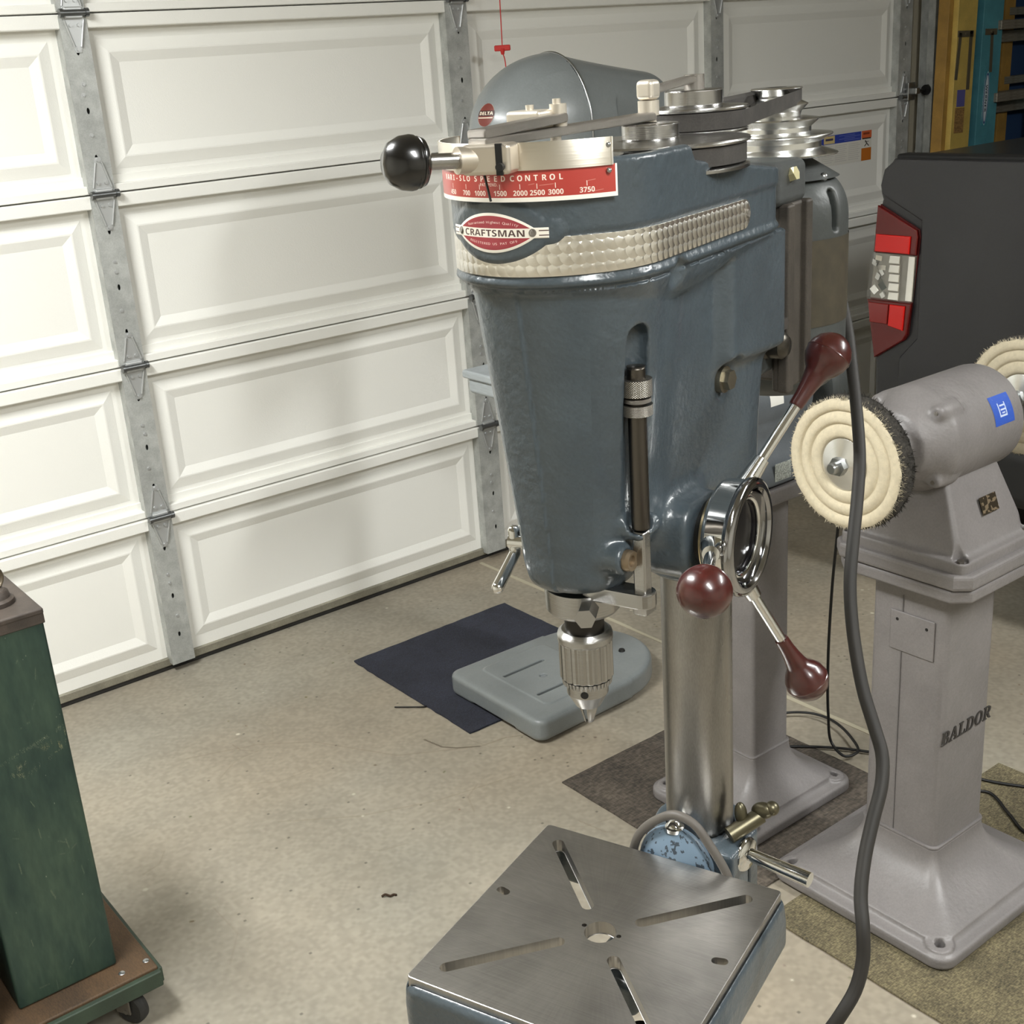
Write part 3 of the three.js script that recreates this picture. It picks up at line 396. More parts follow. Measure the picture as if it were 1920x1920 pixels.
  part('data_wrap', new THREE.CylinderGeometry(0.0722, 0.0722, 0.085, 64, 1, true).translate(MX, 1.5115, MZ), std({ map: rep(tint(0x3d372a, 0.2, [8, 5], 171), 6, 1), roughness: 0.55, side: THREE.DoubleSide }), motor, 'olive paper data wrap');
  part('motor_bolt', [ball(0.0042, MX + 0.055, 1.611, MZ + 0.012), ball(0.0042, MX + 0.006, 1.618, MZ - 0.055)], M.zinc, motor);
  part('motor_cap', [new THREE.CylinderGeometry(0.03, 0.062, 0.02, 48).translate(MX, 1.6195, MZ)], M.motorGrey, motor);
  const mount = sub('motor_mount', press);
  part('mount_plate', boxed([box(0.012, 0.175, 0.052, 0.04, 1.512, -0.118, 0.004), box(0.012, 0.175, 0.014, 0.046, 1.512, -0.098, 0.003), box(0.012, 0.175, 0.012, 0.046, 1.512, -0.139, 0.003), box(0.09, 0.175, 0.014, 0.0, 1.512, -0.137, 0.004)]), std({ map: rep(tint(0x46413b, 0.3, [6, 5], 173), 5), roughness: 0.55, metalness: 0.3 }), mount, 'brownish cast plate');
  part('mount_block', [box(0.07, 0.04, 0.062, 0.012, 1.617, -0.112, 0.009, 4), box(0.06, 0.05, 0.05, 0.005, 1.47, -0.075, 0.006)], M.motorGrey, mount);
  part('mount_bolt', [hexNut([0.045, 1.624, -0.105], [0.052, 1.626, -0.105], 0.0065)], std({ color: 0xd9d0a4, metalness: 0.7, roughness: 0.4 }), mount, 'yellowed hex bolt');
  part('mount_bolt', [hexNut([0.036, 1.494, -0.083], [0.053, 1.494, -0.083], 0.006)], M.zinc, mount);
  part('slide_bolt', [lathe([[0, 0.03], [0.0085, 0.029, 1], [0.0125, 0.024], [0.0125, 0.012], [0.0145, 0.008], [0.0145, 0], [0, 0]], 32, [0.026, 1.473, -0.083], [1, 1.473, -0.083])], std({ color: 0x4a463f, metalness: 0.8, roughness: 0.3 }), mount, 'large dark round-headed bolt');

  // hex bolt in the side recess
  part('side_bolt', [hexNut([0.046, 1.472, 0.043], [0.0605, 1.472, 0.043], 0.0088), rod([0.046, 1.472, 0.043], [0.0545, 1.472, 0.043], 0.0115, 0.0115, 24)], std({ color: 0x9a9484, metalness: 0.9, roughness: 0.3 }), press);
  part('set_screw', [lathe([[0, 0.004], [0.0042, 0.004], [0.0045, 0.006], [0.0078, 0.007], [0.0085, 0.004], [0.0085, -0.006], [0, -0.006]], 28, [0.0545, 1.371, 0.216], [1, 1.371, 0.216])], std({ color: 0x8b7b66, metalness: 0.8, roughness: 0.45 }), press, 'brassy slotted screw');

  // depth stop
  const stop = sub('depth_stop', press);
  const rx = 0.0625, rz = 0.2045, thr = []; for (let y = 1.395; y < 1.52; y += 0.0011) thr.push([0.0072, y], [0.0066, y + 0.00055]);
  part('threaded_rod', [new THREE.LatheGeometry([[0, 1.395], ...thr, [0.0072, 1.522], [0, 1.5225]].map(([r, y]) => new THREE.Vector2(r, y)), 28).translate(rx, 0, rz)], std({ color: 0x5f5a54, metalness: 1, roughness: 0.35 }), stop, 'dark threaded rod');
  part('stop_shaft', [box(0.011, 0.062, 0.011, rx, 1.362, rz, 0.002), hexNut([rx, 1.3225, rz], [rx, 1.331, rz], 0.0055)], M.steel, stop);
  const knurl = tex(256, 256, (u, v) => 0.5 + 0.5 * Math.max(Math.abs(((u * 40 + v * 8) % 1) * 2 - 1), Math.abs((((u * 40 - v * 8) % 1 + 1) % 1) * 2 - 1)));
  const kmat = std({ color: 0x85817a, metalness: 1, roughness: 0.33, bumpMap: knurl, bumpScale: 0.0009 });
  const nut = (y, h, r) => new THREE.CylinderGeometry(r, r, h, 48).translate(rx, y, rz);
  part('stop_nut', [nut(1.5065, 0.0125, 0.0118)], kmat, stop, 'knurled nut'); part('stop_nut', [nut(1.4895, 0.008, 0.0118)], kmat, stop, 'knurled nut');
  part('stop_washer', [nut(1.497, 0.003, 0.0108)], M.darkSteel, stop);

  // quill collar, its arm, spindle and chuck
  const arm = sub('quill_collar', press);
  part('collar', [new THREE.LatheGeometry(smoothProfile([[0.02, 1.311], [0.0285, 1.311], [0.031, 1.314], [0.0315, 1.333], [0.02, 1.335]]), 56).translate(0, 0, SP), slab(slotPts(0.018, SP + 0.012, rx, rz, 0.0105), 1.3295, 1.3425, { bevel: 0.0015 })], M.steel, arm);
  part('clamp_bolt', [hexNut([0.0195, 1.3235, SP + 0.022], [0.0285, 1.3235, SP + 0.0415], 0.0085)], M.steel, arm); part('arm_stud', box(0.012, 0.007, 0.016, rx, 1.3265, rz - 0.002, 0.001), M.steel, arm);
  const quill = sub('chuck', press, 'bright keyed drill chuck');
  part('spindle', [new THREE.CylinderGeometry(0.0165, 0.0165, 0.03, 40).translate(0, 1.3005, SP), new THREE.CylinderGeometry(0.012, 0.012, 0.02, 40).translate(0, 1.287, SP)], std({ color: 0x3c3a38, metalness: 0.9, roughness: 0.35 }), quill, 'dark spindle nose');
  part('chuck_body', [new THREE.LatheGeometry(smoothProfile([[0.0135, 1.2935], [0.0195, 1.293], [0.0225, 1.2905, 1], [0.0232, 1.288], [0.0232, 1.284], [0.0225, 1.2828], [0.0218, 1.2825]]), 64).translate(0, 0, SP), new THREE.LatheGeometry(smoothProfile([[0.0215, 1.248], [0.0178, 1.2445], [0.0176, 1.234], [0.014, 1.2275, 1], [0.0108, 1.2215], [0.0055, 1.2215]]), 64).translate(0, 0, SP)], M.steel, quill);
  { // fluted sleeve with gear teeth at its lower edge
    const out = [], n = 20; for (let i = 0; i < n * 8; i++) { const a = 2 * PI * i / (n * 8), p = i % 8, wide = (Math.floor(i / 8) % 2), r = 0.0226 - (p >= 1 && p <= 2 ? 0.0009 : p === 0 || p === 3 ? 0.0005 : 0) ; out.push([r * cos(a), SP + r * sin(a)]); }
    const teeth = []; for (let i = 0; i < 36; i++) { const a = 2 * PI * i / 36; teeth.push(new THREE.CylinderGeometry(0.0021, 0.0011, 0.0052, 4).rotateY(PI / 4).translate(0.0201, 0, 0).rotateY(-a).translate(0, 1.246, SP)); }
    part('chuck_sleeve', [slab(out, 1.2495, 1.283, { bevel: 0.0008 }), ...teeth], M.steel, quill);
    const hs = []; for (let k = 0; k < 3; k++) { const a = 0.42 + k * 2 * PI / 3; hs.push(rod([0.0165 * sin(a), 1.2385, SP + 0.0165 * cos(a)], [0.01785 * sin(a), 1.2385, SP + 0.01785 * cos(a)], 0.0033, 0.0033, 20)); }
    for (const h of hs) part('key_hole', h, M.black, quill);
    for (let k = 0; k < 3; k++) part('chuck_jaw', [new THREE.LatheGeometry([[0.0012, 1.206], [0.004, 1.2052], [0.0094, 1.2235], [0.0012, 1.2235]].map(([r, y]) => new THREE.Vector2(r, y)), 10, 0.35 + k * 2 * PI / 3, 2 * PI / 3 - 0.5).translate(0, 0, SP)], M.steel, quill);
  }
  // quill lock lever on the left
  const lock = sub('quill_lock', press, 'chrome lock lever on the left');
  part('lock_screw', [rod([-0.036, 1.366, 0.208], [-0.058, 1.366, 0.213], 0.0062), lathe([[0, -0.004], [0.0045, -0.004], [0.005, 0.002], [0.005, 0.018], [0.0035, 0.0215, 1], [0, 0.022]], 24, [-0.054, 1.358, 0.212], [-0.054, 2, 0.212])], M.chrome, lock);
  part('lock_handle', [rod([-0.0535, 1.356, 0.213], [-0.0505, 1.3375, 0.2435], 0.0048, 0.0052), ball(0.0052, -0.0505, 1.3375, 0.2435, 16)], M.chrome, lock);

  // pinion hub and its three handles; the hub's own frame: x along its shaft
  const feed = sub('feed_hub', press); feed.position.set(0.1004, 1.36, 0.1074); feed.rotation.y = 4.5 * PI / 180;
  const ax = (x) => [x, 0, 0], turn = (pts, x = 0) => lathe(pts, 72, ax(x), ax(x + 1));
  part('hub_sleeve', turn([[0.02, 0], [0.0275, 0], [0.028, 0.001], [0.028, 0.012], [0.02, 0.013]], -0.037), M.black, feed);
  part('hub_ring', turn([[0.02, 0], [0.033, 0], [0.034, 0.001], [0.034, 0.006], [0.03, 0.0075]], -0.0255), std({ color: 0xb8a988, metalness: 1, roughness: 0.32 }), feed, 'brassy ring');
  part('hub_body', turn([[0.02, 0.0], [0.043, 0.0], [0.0455, 0.0015, 1], [0.0465, 0.004], [0.047, 0.019, 1], [0.0485, 0.0205]], -0.019), M.chrome, feed);
  part('hub_rim', turn([[0.0465, 0], [0.0492, 0.001, 1], [0.0498, 0.004, 1], [0.0488, 0.007, 1], [0.045, 0.0088, 1], [0.0415, 0.0085], [0.0395, 0.006], [0.039, -0.004], [0.034, -0.006]], 0.001), std({ color: 0xa9a9ab, metalness: 1, roughness: 0.1 }), feed);
  part('hub_dial', turn([[0, -0.0025], [0.0295, -0.0025], [0.0305, -0.001], [0.0305, 0.0], [0.0335, 0.0005]], 0.001), std({ color: 0x161518, metalness: 0.5, roughness: 0.16 }), feed, 'dark dial inside the hub');
  part('dial_ring', turn([[0.0305, -0.004], [0.0308, 0.001], [0.033, 0.0025, 1], [0.0352, 0.001], [0.0395, -0.004]], 0.001), M.chrome, feed);
  for (const [ph, ti] of [[128.4, 12.3], [8.4, 12.3], [-111.6, 12.3]]) {
    const a = ph * PI / 180, t = ti * PI / 180, d = [sin(t), cos(t) * sin(a), cos(t) * cos(a)], L = 0.169, p = (l) => d.map((v) => v * l), h = sub('feed_handle', press), g0 = (g) => g.rotateY(4.5 * PI / 180).translate(0.1004, 1.36, 0.1074);
    const e = [0, sin(a), cos(a)], q = (l, x) => [x, e[1] * l, e[2] * l], A = q(0.042, -0.009), B = p(L), bl2 = hyp(B[0] - A[0], B[1] - A[1], B[2] - A[2]), bd = B.map((v, i) => (v - A[i]) / bl2), B0 = (l) => B.map((v, i) => v + bd[i] * (l - L));
    part('handle_rod', g0(rod(A, B0(0.124), 0.0047)), M.chrome, h);
    part('handle_boss', g0(geo([flat(rod(A, B0(0.066), 0.0092, 0.0068)), flat(ball(0.0092, ...A, 18))])), M.chrome, h);
    part('handle_knob', g0(lathe([[0.0045, -0.051], [0.0058, -0.0508], [0.0062, -0.049, 1], [0.0066, -0.04, 1], [0.0078, -0.03, 1], [0.0092, -0.0225, 1], [0.0104, -0.0176, 1], [0.0146, -0.0125, 1], [0.0182, -0.006, 1], [0.0192, 0], [0.0196, 0.0006], [0.0192, 0.0014], [0.0183, 0.006, 1], [0.0153, 0.0118, 1], [0.0106, 0.0163, 1], [0.0055, 0.019, 1], [0, 0.0198]], 48, B, B0(L + 1))), M.redKnob, h, 'dark red ball knob');
  }

  // column, base and table
  part('column', [new THREE.CylinderGeometry(0.034, 0.034, 1.56, 72).translate(0, 0.8, 0)], M.column, press, 'polished steel column');
  part('base', [slab(rrect(-0.16, -0.14, 0.16, 0.36, 0.04), 0, 0.05, { bevel: 0.008, seg: 3 }), new THREE.CylinderGeometry(0.05, 0.075, 0.05, 48).translate(0, 0.07, 0)], M.pressPaint, press);
  const tab = sub('table', press); tab.position.set(0, 0, SP); tab.rotation.y = 4.5 * PI / 180;
  const hs = []; for (const [a, b] of [[1, 1], [1, -1], [-1, 1], [-1, -1]]) hs.push(slotPts(0.028 * a, 0.0285 * b, 0.101 * a, 0.1025 * b, 0.0068));
  hs.push(circ(0, 0, 0.0155, 0.0155, 32), slotPts(-0.1145, -0.013, -0.1085, -0.0115, 0.0052), slotPts(0.1085, -0.0115, 0.1145, -0.013, 0.0052), circ(-0.0175, -0.0022, 0.0032, 0.0032, 12), circ(0.0178, -0.0022, 0.0032, 0.0032, 12));
  const topTex = canvasTex(1024, 1024, (g, w, h) => { const im = g.createImageData(w, h); for (let y = 0; y < h; y++) for (let x = 0; x < w; x++) { const u = x / w, v = y / h, r = hyp(u - 0.5, v - 0.5), th = Math.atan2(v - 0.5, u - 0.5) / (2 * PI) + 0.5; const n = 0.16 * (fbm(u, v, 6, 5, 201) - 0.5) + 0.025 * (vnoise(th * 500, r * 12, 500, 203) - 0.5) + 0.04 * (vnoise(u * 6, v * 380, 380, 205) - 0.5), k = 0.68 + n, o = (y * w + x) * 4; im.data[o] = 255 * k; im.data[o + 1] = 251 * k; im.data[o + 2] = 245 * k; im.data[o + 3] = 255; } g.putImageData(im, 0, 0); });
  const topG = slab(rrect(-0.127, -0.128, 0.127, 0.128, 0.004, 3), 0.971, 0.985, { holes: hs, bevel: 0.0008 });
  { const P = topG.attributes.position, uv = topG.attributes.uv; for (let i = 0; i < P.count; i++) uv.setXY(i, P.getX(i) / 0.26 + 0.5, P.getZ(i) / 0.26 + 0.5); }
  part('table_top', topG, std({ map: topTex, metalness: 1, roughness: 0.36, bumpMap: rep(T.brush, 1), bumpScale: 0.00004 }), tab, 'ground bare steel surface with slots');
  part('table_skirt', sdfMesh((x, y, z) => { const out = sRect(x, z, 0.1335 - 0.12 * Math.abs(y - 0.955) * (y > 0.955 ? 1 : 0), 0.1345, 0.016); const o = smax(smax(out, y - 0.9795, 0.01), 0.925 - y, 0.008); const inn = smax(sRect(x, z, 0.1195, 0.1205, 0.01), 0.9 - y, 0.004); let d = smax(o, -inn, 0.004);
    const top = Math.max(sRect(x, z, 0.1275, 0.1285, 0.003), 0.9795 - 0.0185 - y); d = smax(d, -Math.max(sRect(x, z, 0.1272, 0.1282, 0.002), 0.97 - y), 0.001); return d; }, [-0.142, 0.915, -0.143], [0.142, 0.99, 0.143], 0.0026), M.pressPaint, tab, 'blue-grey painted edge of the table');
  part('table_bolt', lathe([[0, 0], [0.0105, 0.001], [0.0105, 0.008], [0.008, 0.01], [0.0075, 0.045], [0.002, 0.075], [0, 0.076]], 24, [0.062, 0.94, 0.048], [0.062, 0, 0.048]), std({ color: 0x2c2a28, metalness: 0.7, roughness: 0.4 }), tab, 'dark pointed bolt below a slot');
  const br = sub('table_bracket', press);
  const worn = std({ map: tex(512, 512, (u, v) => { const n = fbm(u, v, 9, 5, 211), m = fbm(u, v, 22, 4, 215), c = hex(0x66798a), k = m > 0.66 ? 0.5 : 1; return c.map((q) => q * k); }, true), roughness: 0.45 }); worn.map.repeat.set(2, 1);
  part('bracket_casting', sdfMesh((x, y, z) => { let d = sCyl(hyp(x, z) - 0.0465, Math.abs(y - 0.942) - 0.05, 0.003); d = smin(d, sBox(x - 0.045, y - 0.942, z - 0.012, 0.012, 0.048, 0.03, 0.004), 0.01); d = smax(d, -(hyp(x, z) - 0.0345), 0.001); d = smax(d, -Math.max(sBox(x - 0.05, y - 0.942, z - 0.004, 0.03, 0.07, 0.002)), 0.001); d = smin(d, sBox(x, y - 0.91, z - 0.1, 0.03, 0.02, 0.09, 0.01), 0.02); return d; }, [-0.055, 0.88, -0.055], [0.065, 1.0, 0.2], 0.003), M.pressPaint, br);
  part('tilt_knuckle', new THREE.SphereGeometry(1, 48, 32).scale(0.043, 0.052, 0.017).translate(0.001, 0.961, 0.0515), worn, br, 'chipped light blue knuckle');
  part('knuckle_nut', [lathe([[0, 0.011], [0.005, 0.0095, 1], [0.0075, 0.005], [0.0095, 0.004], [0.0095, 0], [0, 0]], 28, [-0.001, 1.009, 0.0515], [-0.001, 2, 0.0515])], M.chrome, br);
  part('cable_loop', tube([[-0.046, 0.94, 0.062], [-0.0445, 0.975, 0.06], [-0.035, 0.9995, 0.06], [-0.0135, 1.0225, 0.06], [0.005, 1.033, 0.06], [0.025, 1.0295, 0.06], [0.042, 1.011, 0.06], [0.06, 0.984, 0.06], [0.068, 0.95, 0.06]], 0.0046, 60, 12), std({ color: 0x55504a, roughness: 0.55 }), br, 'grey cable looped over the knuckle');
  part('clamp_screw', [lathe([[0, 0.0], [0.0085, 0], [0.011, 0.002, 1], [0.0165, 0.004, 1], [0.018, 0.0075], [0.016, 0.011, 1], [0.008, 0.013], [0, 0.013]], 40, [0.05, 1.0015 - 0.0245, 0.012], [1, 0.977, 0.1])], M.chrome, br);
  part('clamp_lever', [rod([0.063, 0.979, 0.0135], [0.1275, 0.976, 0.018], 0.0065, 0.0075, 28)], M.chrome, br);
  const brass = std({ color: 0x635e4c, metalness: 0.85, roughness: 0.38 }), wing = sub('wing_screw', br, 'tarnished wing screw');
  part('screw_barrel', [rod([0.044, 1.0, 0.022], [0.064, 1.013, -0.008], 0.0085, 0.0082)], brass, wing);
  part('wing', [new THREE.SphereGeometry(0.0125, 18, 12).scale(0.5, 1, 0.55).rotateZ(0.12).translate(0.049, 1.018, 0.006)], brass, wing); part('wing', [new THREE.SphereGeometry(0.011, 18, 12).scale(1.1, 0.8, 0.7).rotateZ(0.3).translate(0.066, 1.019, -0.008), new THREE.SphereGeometry(0.0075, 16, 12).translate(0.0745, 1.0225, -0.011)], brass, wing);
}

// ---------------------------------------------------------------- second drill press, by the door
{
  const d = thing('drill_press', 'light grey-blue drill press behind, with domed belt guard and slotted base on blue carpet', 'drill press', [-2.8, 0, 0.98], -PI / 2);
  // own frame: z towards its front (world -x), x to its right (world +z)
  const H = 1.742, RD = 0.152;
  // domed guard: a half-egg in front of a seam, a tapering hood behind it
  const zs = 0.04; // seam
  part('guard_dome', sdfMesh((x, y, z) => { const Z = z - zs, e = hyp(x / RD, (y - 1.56) / (H - 1.56), Z / 0.235), q = e > 0.3 ? (e - 1) * e / hyp(x / RD / RD, (y - 1.56) / (H - 1.56) ** 2, Z / 0.235 ** 2) : -0.1; const low = smax(sRect(x, Z, 0.3, 0.3), 0, 0.01); const cyl = smax(smax(hyp(x / RD, Math.max(Z, 0) / 0.235) * RD - RD, y - 1.56, 0.002), -1e3, 0.001);
    let v = y > 1.56 ? q : (hyp(x, Z * RD / 0.235) - RD) * 0.75; return Math.max(smax(v, 1.455 - y, 0.01), -Z); }, [-0.165, 1.445, zs - 0.01], [0.165, 1.755, zs + 0.25], 0.0045), M.deltaPaint, d, 'domed front of the belt guard');
  part('seam_bead', (() => { const P = []; for (let i = 0; i <= 40; i++) { const a = PI * i / 40; P.push([(RD + 0.0005) * cos(a), 1.56 + (H - 1.56 + 0.0005) * sin(a), zs - 0.001]); } return [tube([[RD, 1.46, zs - 0.001], ...P, [-RD, 1.46, zs - 0.001]], 0.0032, 120, 8)]; })(), M.zinc, d);
  const prof = (z) => { const t = clamp((zs - z) / 0.36, 0, 1); return [mix(RD, 0.105, t), mix(H, 1.672, t ** 0.85)]; };
  part('guard_hood', sdfMesh((x, y, z) => { const [w, top] = prof(z), hgt = top - 1.56; const e = y > 1.56 ? hyp(x / w, (y - 1.56) / hgt) : Math.abs(x) / w; let v = (e - 1) * Math.min(w, hgt) * 0.85; v = smax(v, zs - 0.36 - z, 0.05); v = smax(v, z - zs + 0.003, 0.002); v = smax(v, 1.455 - y, 0.008);
    // sunk panel on the side
    const s = sRect(z + 0.14, y - 1.585, 0.075, 0.062, 0.045); v = smax(v, -smax(s, w - 0.012 - Math.abs(x), 0.006), 0.006); return v; }, [-0.165, 1.445, zs - 0.375], [0.165, 1.755, zs + 0.005], 0.0045), M.deltaPaint, d, 'tapering rear of the belt guard');
  const badge = canvasTex(256, 384, (g, w, h) => { g.fillStyle = '#d9c9b4'; g.fillRect(0, 0, w, h); g.fillStyle = '#6d2f27'; g.beginPath(); g.ellipse(w / 2, h / 2, w * 0.49, h * 0.49, 0, 0, 7); g.fill(); g.fillStyle = '#3e1f1c'; g.fillRect(0, h * 0.31, w, h * 0.24); g.fillStyle = '#e8dcc8'; g.textAlign = 'center'; g.textBaseline = 'middle'; g.font = 'bold 74px sans-serif'; g.fillText('DELTA', w / 2, h * 0.43, w * 0.86); g.fillRect(w * 0.06, h * 0.6, w * 0.88, h * 0.04); g.fillStyle = '#6d2f27'; });
  { // badge wrapped on the dome
    const P = [], U = [], I = [], n = 16, fx = (a, b) => { const yy = 1.612 + b, zz = zs, r = RD + 0.0012, k = Math.sqrt(Math.max(0, 1 - ((yy - 1.56) / (H - 1.56)) ** 2)); return [r * k * sin(a), yy, zz + 0.2362 * k * cos(a)]; };
    const rows = 14; for (let j = 0; j <= rows; j++) for (let i = 0; i <= n; i++) { const v = j / rows * 2 - 1, hw = Math.sqrt(Math.max(0, 1 - v * v)), u = (i / n * 2 - 1) * hw; P.push(...fx(0.15 + u * 0.165, v * 0.0265)); U.push(0.5 + u * 0.5, 0.5 + v * 0.5); }
    for (let j = 0; j < rows; j++) for (let i = 0; i < n; i++) { const a = j * (n + 1) + i; I.push(a, a + 1, a + n + 2, a, a + n + 2, a + n + 1); }
    const g = new THREE.BufferGeometry(); g.setAttribute('position', new THREE.BufferAttribute(new Float32Array(P), 3)); g.setAttribute('uv', new THREE.BufferAttribute(new Float32Array(U), 2)); g.setIndex(I); g.computeVertexNormals();
    part('name_badge', g, std({ map: badge, roughness: 0.4, side: THREE.DoubleSide }), d, 'small oval maker\'s badge');
  }
  part('head_casting', sdfMesh((x, y, z) => { let v = smin(sCyl(hyp(x, z - 0.2) - 0.052, Math.abs(y - 1.33) - 0.13, 0.012), sBox(x, y - 1.35, z - 0.1, 0.045, 0.11, 0.12, 0.02), 0.03); v = smin(v, sCyl(hyp(x, z) - 0.055, Math.abs(y - 1.33) - 0.125, 0.01), 0.03); return smin(v, sBox(x, y - 1.445, z - 0.08, 0.09, 0.03, 0.2, 0.02), 0.03); }, [-0.11, 1.18, -0.14], [0.11, 1.49, 0.3], 0.006), M.deltaPaint, d);
  part('column', [new THREE.CylinderGeometry(0.035, 0.035, 1.4, 48).translate(0, 0.74, 0)], M.column, d);
  const tab = sub('table', d);
  part('table_top', [box(0.27, 0.022, 0.27, 0, 0.957, 0.15, 0.006, 3), box(0.25, 0.045, 0.25, 0, 0.926, 0.15, 0.012, 3), box(0.08, 0.06, 0.1, 0, 0.925, 0.02, 0.01)], std({ map: rep(tint(0x9aa0a3, 0.1, [5, 4], 221), 2), roughness: 0.4 }), tab);
  part('table_clamp', [new THREE.CylinderGeometry(0.05, 0.05, 0.09, 40).translate(0, 0.92, 0)], M.deltaPaint, tab);
  // base with two slots and a raised front rim, on low feet
  const bp = (x, z) => { const t = clamp((0.36 - z) / 0.46, 0, 1), w = 0.212 - 0.012 * t - 0.0 * t; const rear = hyp(x, Math.min(z - 0.02, 0)) - (w - 0.006); const front = sRect(x, z - 0.12, w, 0.25, 0.035); return z < 0.02 ? rear : front; };
  part('base', sdfMesh((x, y, z) => { let v = smax(bp(x, z), Math.abs(y - 0.041) - 0.033, 0.018); // plinth body
    const inner = Math.max(sRect(x, z - 0.185, 0.165, 0.105, 0.02), -1); v = smin(v, smax(Math.max(inner, 0), y - 0.0765, 0.003) > 0.5 ? 1 : smax(sRect(x, z - 0.175, 0.15, 0.115, 0.02), Math.abs(y - 0.0725) - 0.004, 0.004), 0.006);
    for (const s of [-0.058, 0.094]) v = smax(v, -smax(sRect(x - s + 0.005, z - 0.2, 0.0055, 0.075, 0.005), 0.055 - y, 0.002), 0.002);
    v = smax(v, -(smax(hyp(x - 0.012, z - 0.19) - 0.011, 0.071 - y, 0.002)), 0.002);
    v = smin(v, smax(hyp(x, z) - 0.052, Math.abs(y - 0.085) - 0.012, 0.006), 0.01);
    v = smax(v, -smax(Math.max(Math.abs(x) - 0.10, z < 0.3 ? 1 : -1), y - 0.019, 0.004), 0.003); // arch under the front
    v = smax(v, -(smax(sRect(x, z - 0.17, 0.178, 0.16, 0.02), y - 0.05, 0.004)), 0.003); return v; }, [-0.225, 0, -0.215], [0.225, 0.1, 0.38], 0.0042), M.deltaPaint, d, 'cast base with two slots');
  part('base_bolt', [rod([0.055, 0.074, -0.075], [0.055, 0.08, -0.075], 0.01, 0.008)], M.black, d);
}

// ---------------------------------------------------------------- pedestals: flared foot, square column
function pedestal(parent, col, base, top, cz, mat, opt) { // half sizes of column (x, z) and base (x, z), height, in the parent's frame; base is centred on bx, bz
  const [cx, cxz] = col, [bx, bz, ox, oz] = base;
  return sdfMesh((x, y, z) => {
    let c = sRect(x, z, cx * (1 - 0.02 * (y / top)), cxz * (1 - 0.02 * (y / top)), opt.cr); c = Math.max(c, y - top);
    // foot: quarter-round flare up to the column
    const t = clamp((opt.flare - y) / (opt.flare - 0.045), 0, 1), k = t < 1 ? t ** 2.3 : 1;
    const fx = mix(cx + 0.004, bx - 0.03, k), fz = mix(cxz + 0.004, bz - 0.03, k), foot = smax(sRect(x - ox * k, z - oz * k, fx, fz, mix(opt.cr, 0.05, k)) * mix(1, 0.72, t * (1 - t) * 4 > 0.2 ? 1 : 0.4), Math.max(y - opt.flare, -y), 0.003);
    const plate = smax(sRect(x - ox, z - oz, bx, bz, 0.04), Math.max(y - 0.03, 0.002 - y), 0.009);
    const arch = smax(Math.abs(x - ox) - bx * 0.72, y - 0.012, 0.003), arch2 = smax(Math.abs(z - oz) - bz * 0.72, y - 0.012, 0.003);
    let v = smin(smin(c, foot, 0.006), plate, 0.022);
    for (const sx of [-1, 1]) for (const sz of [-1, 1]) { const X = x - ox - sx * (bx - 0.038), Z = z - oz - sz * (bz - 0.038), r = hyp(X, Z); v = smin(v, smax(r - 0.026, Math.abs(y - 0.024) - 0.014, 0.004), 0.01); v = smax(v, -smax(r - 0.0095, 0.008 - y, 0.002), 0.003); }
    return v;
  }, [Math.min(-cx, ox - bx) - 0.012, 0, Math.min(-cxz, oz - bz) - 0.012], [Math.max(cx, ox + bx) + 0.012, top + 0.006, Math.max(cxz, oz + bz) + 0.012], opt.h ?? 0.0055);
}

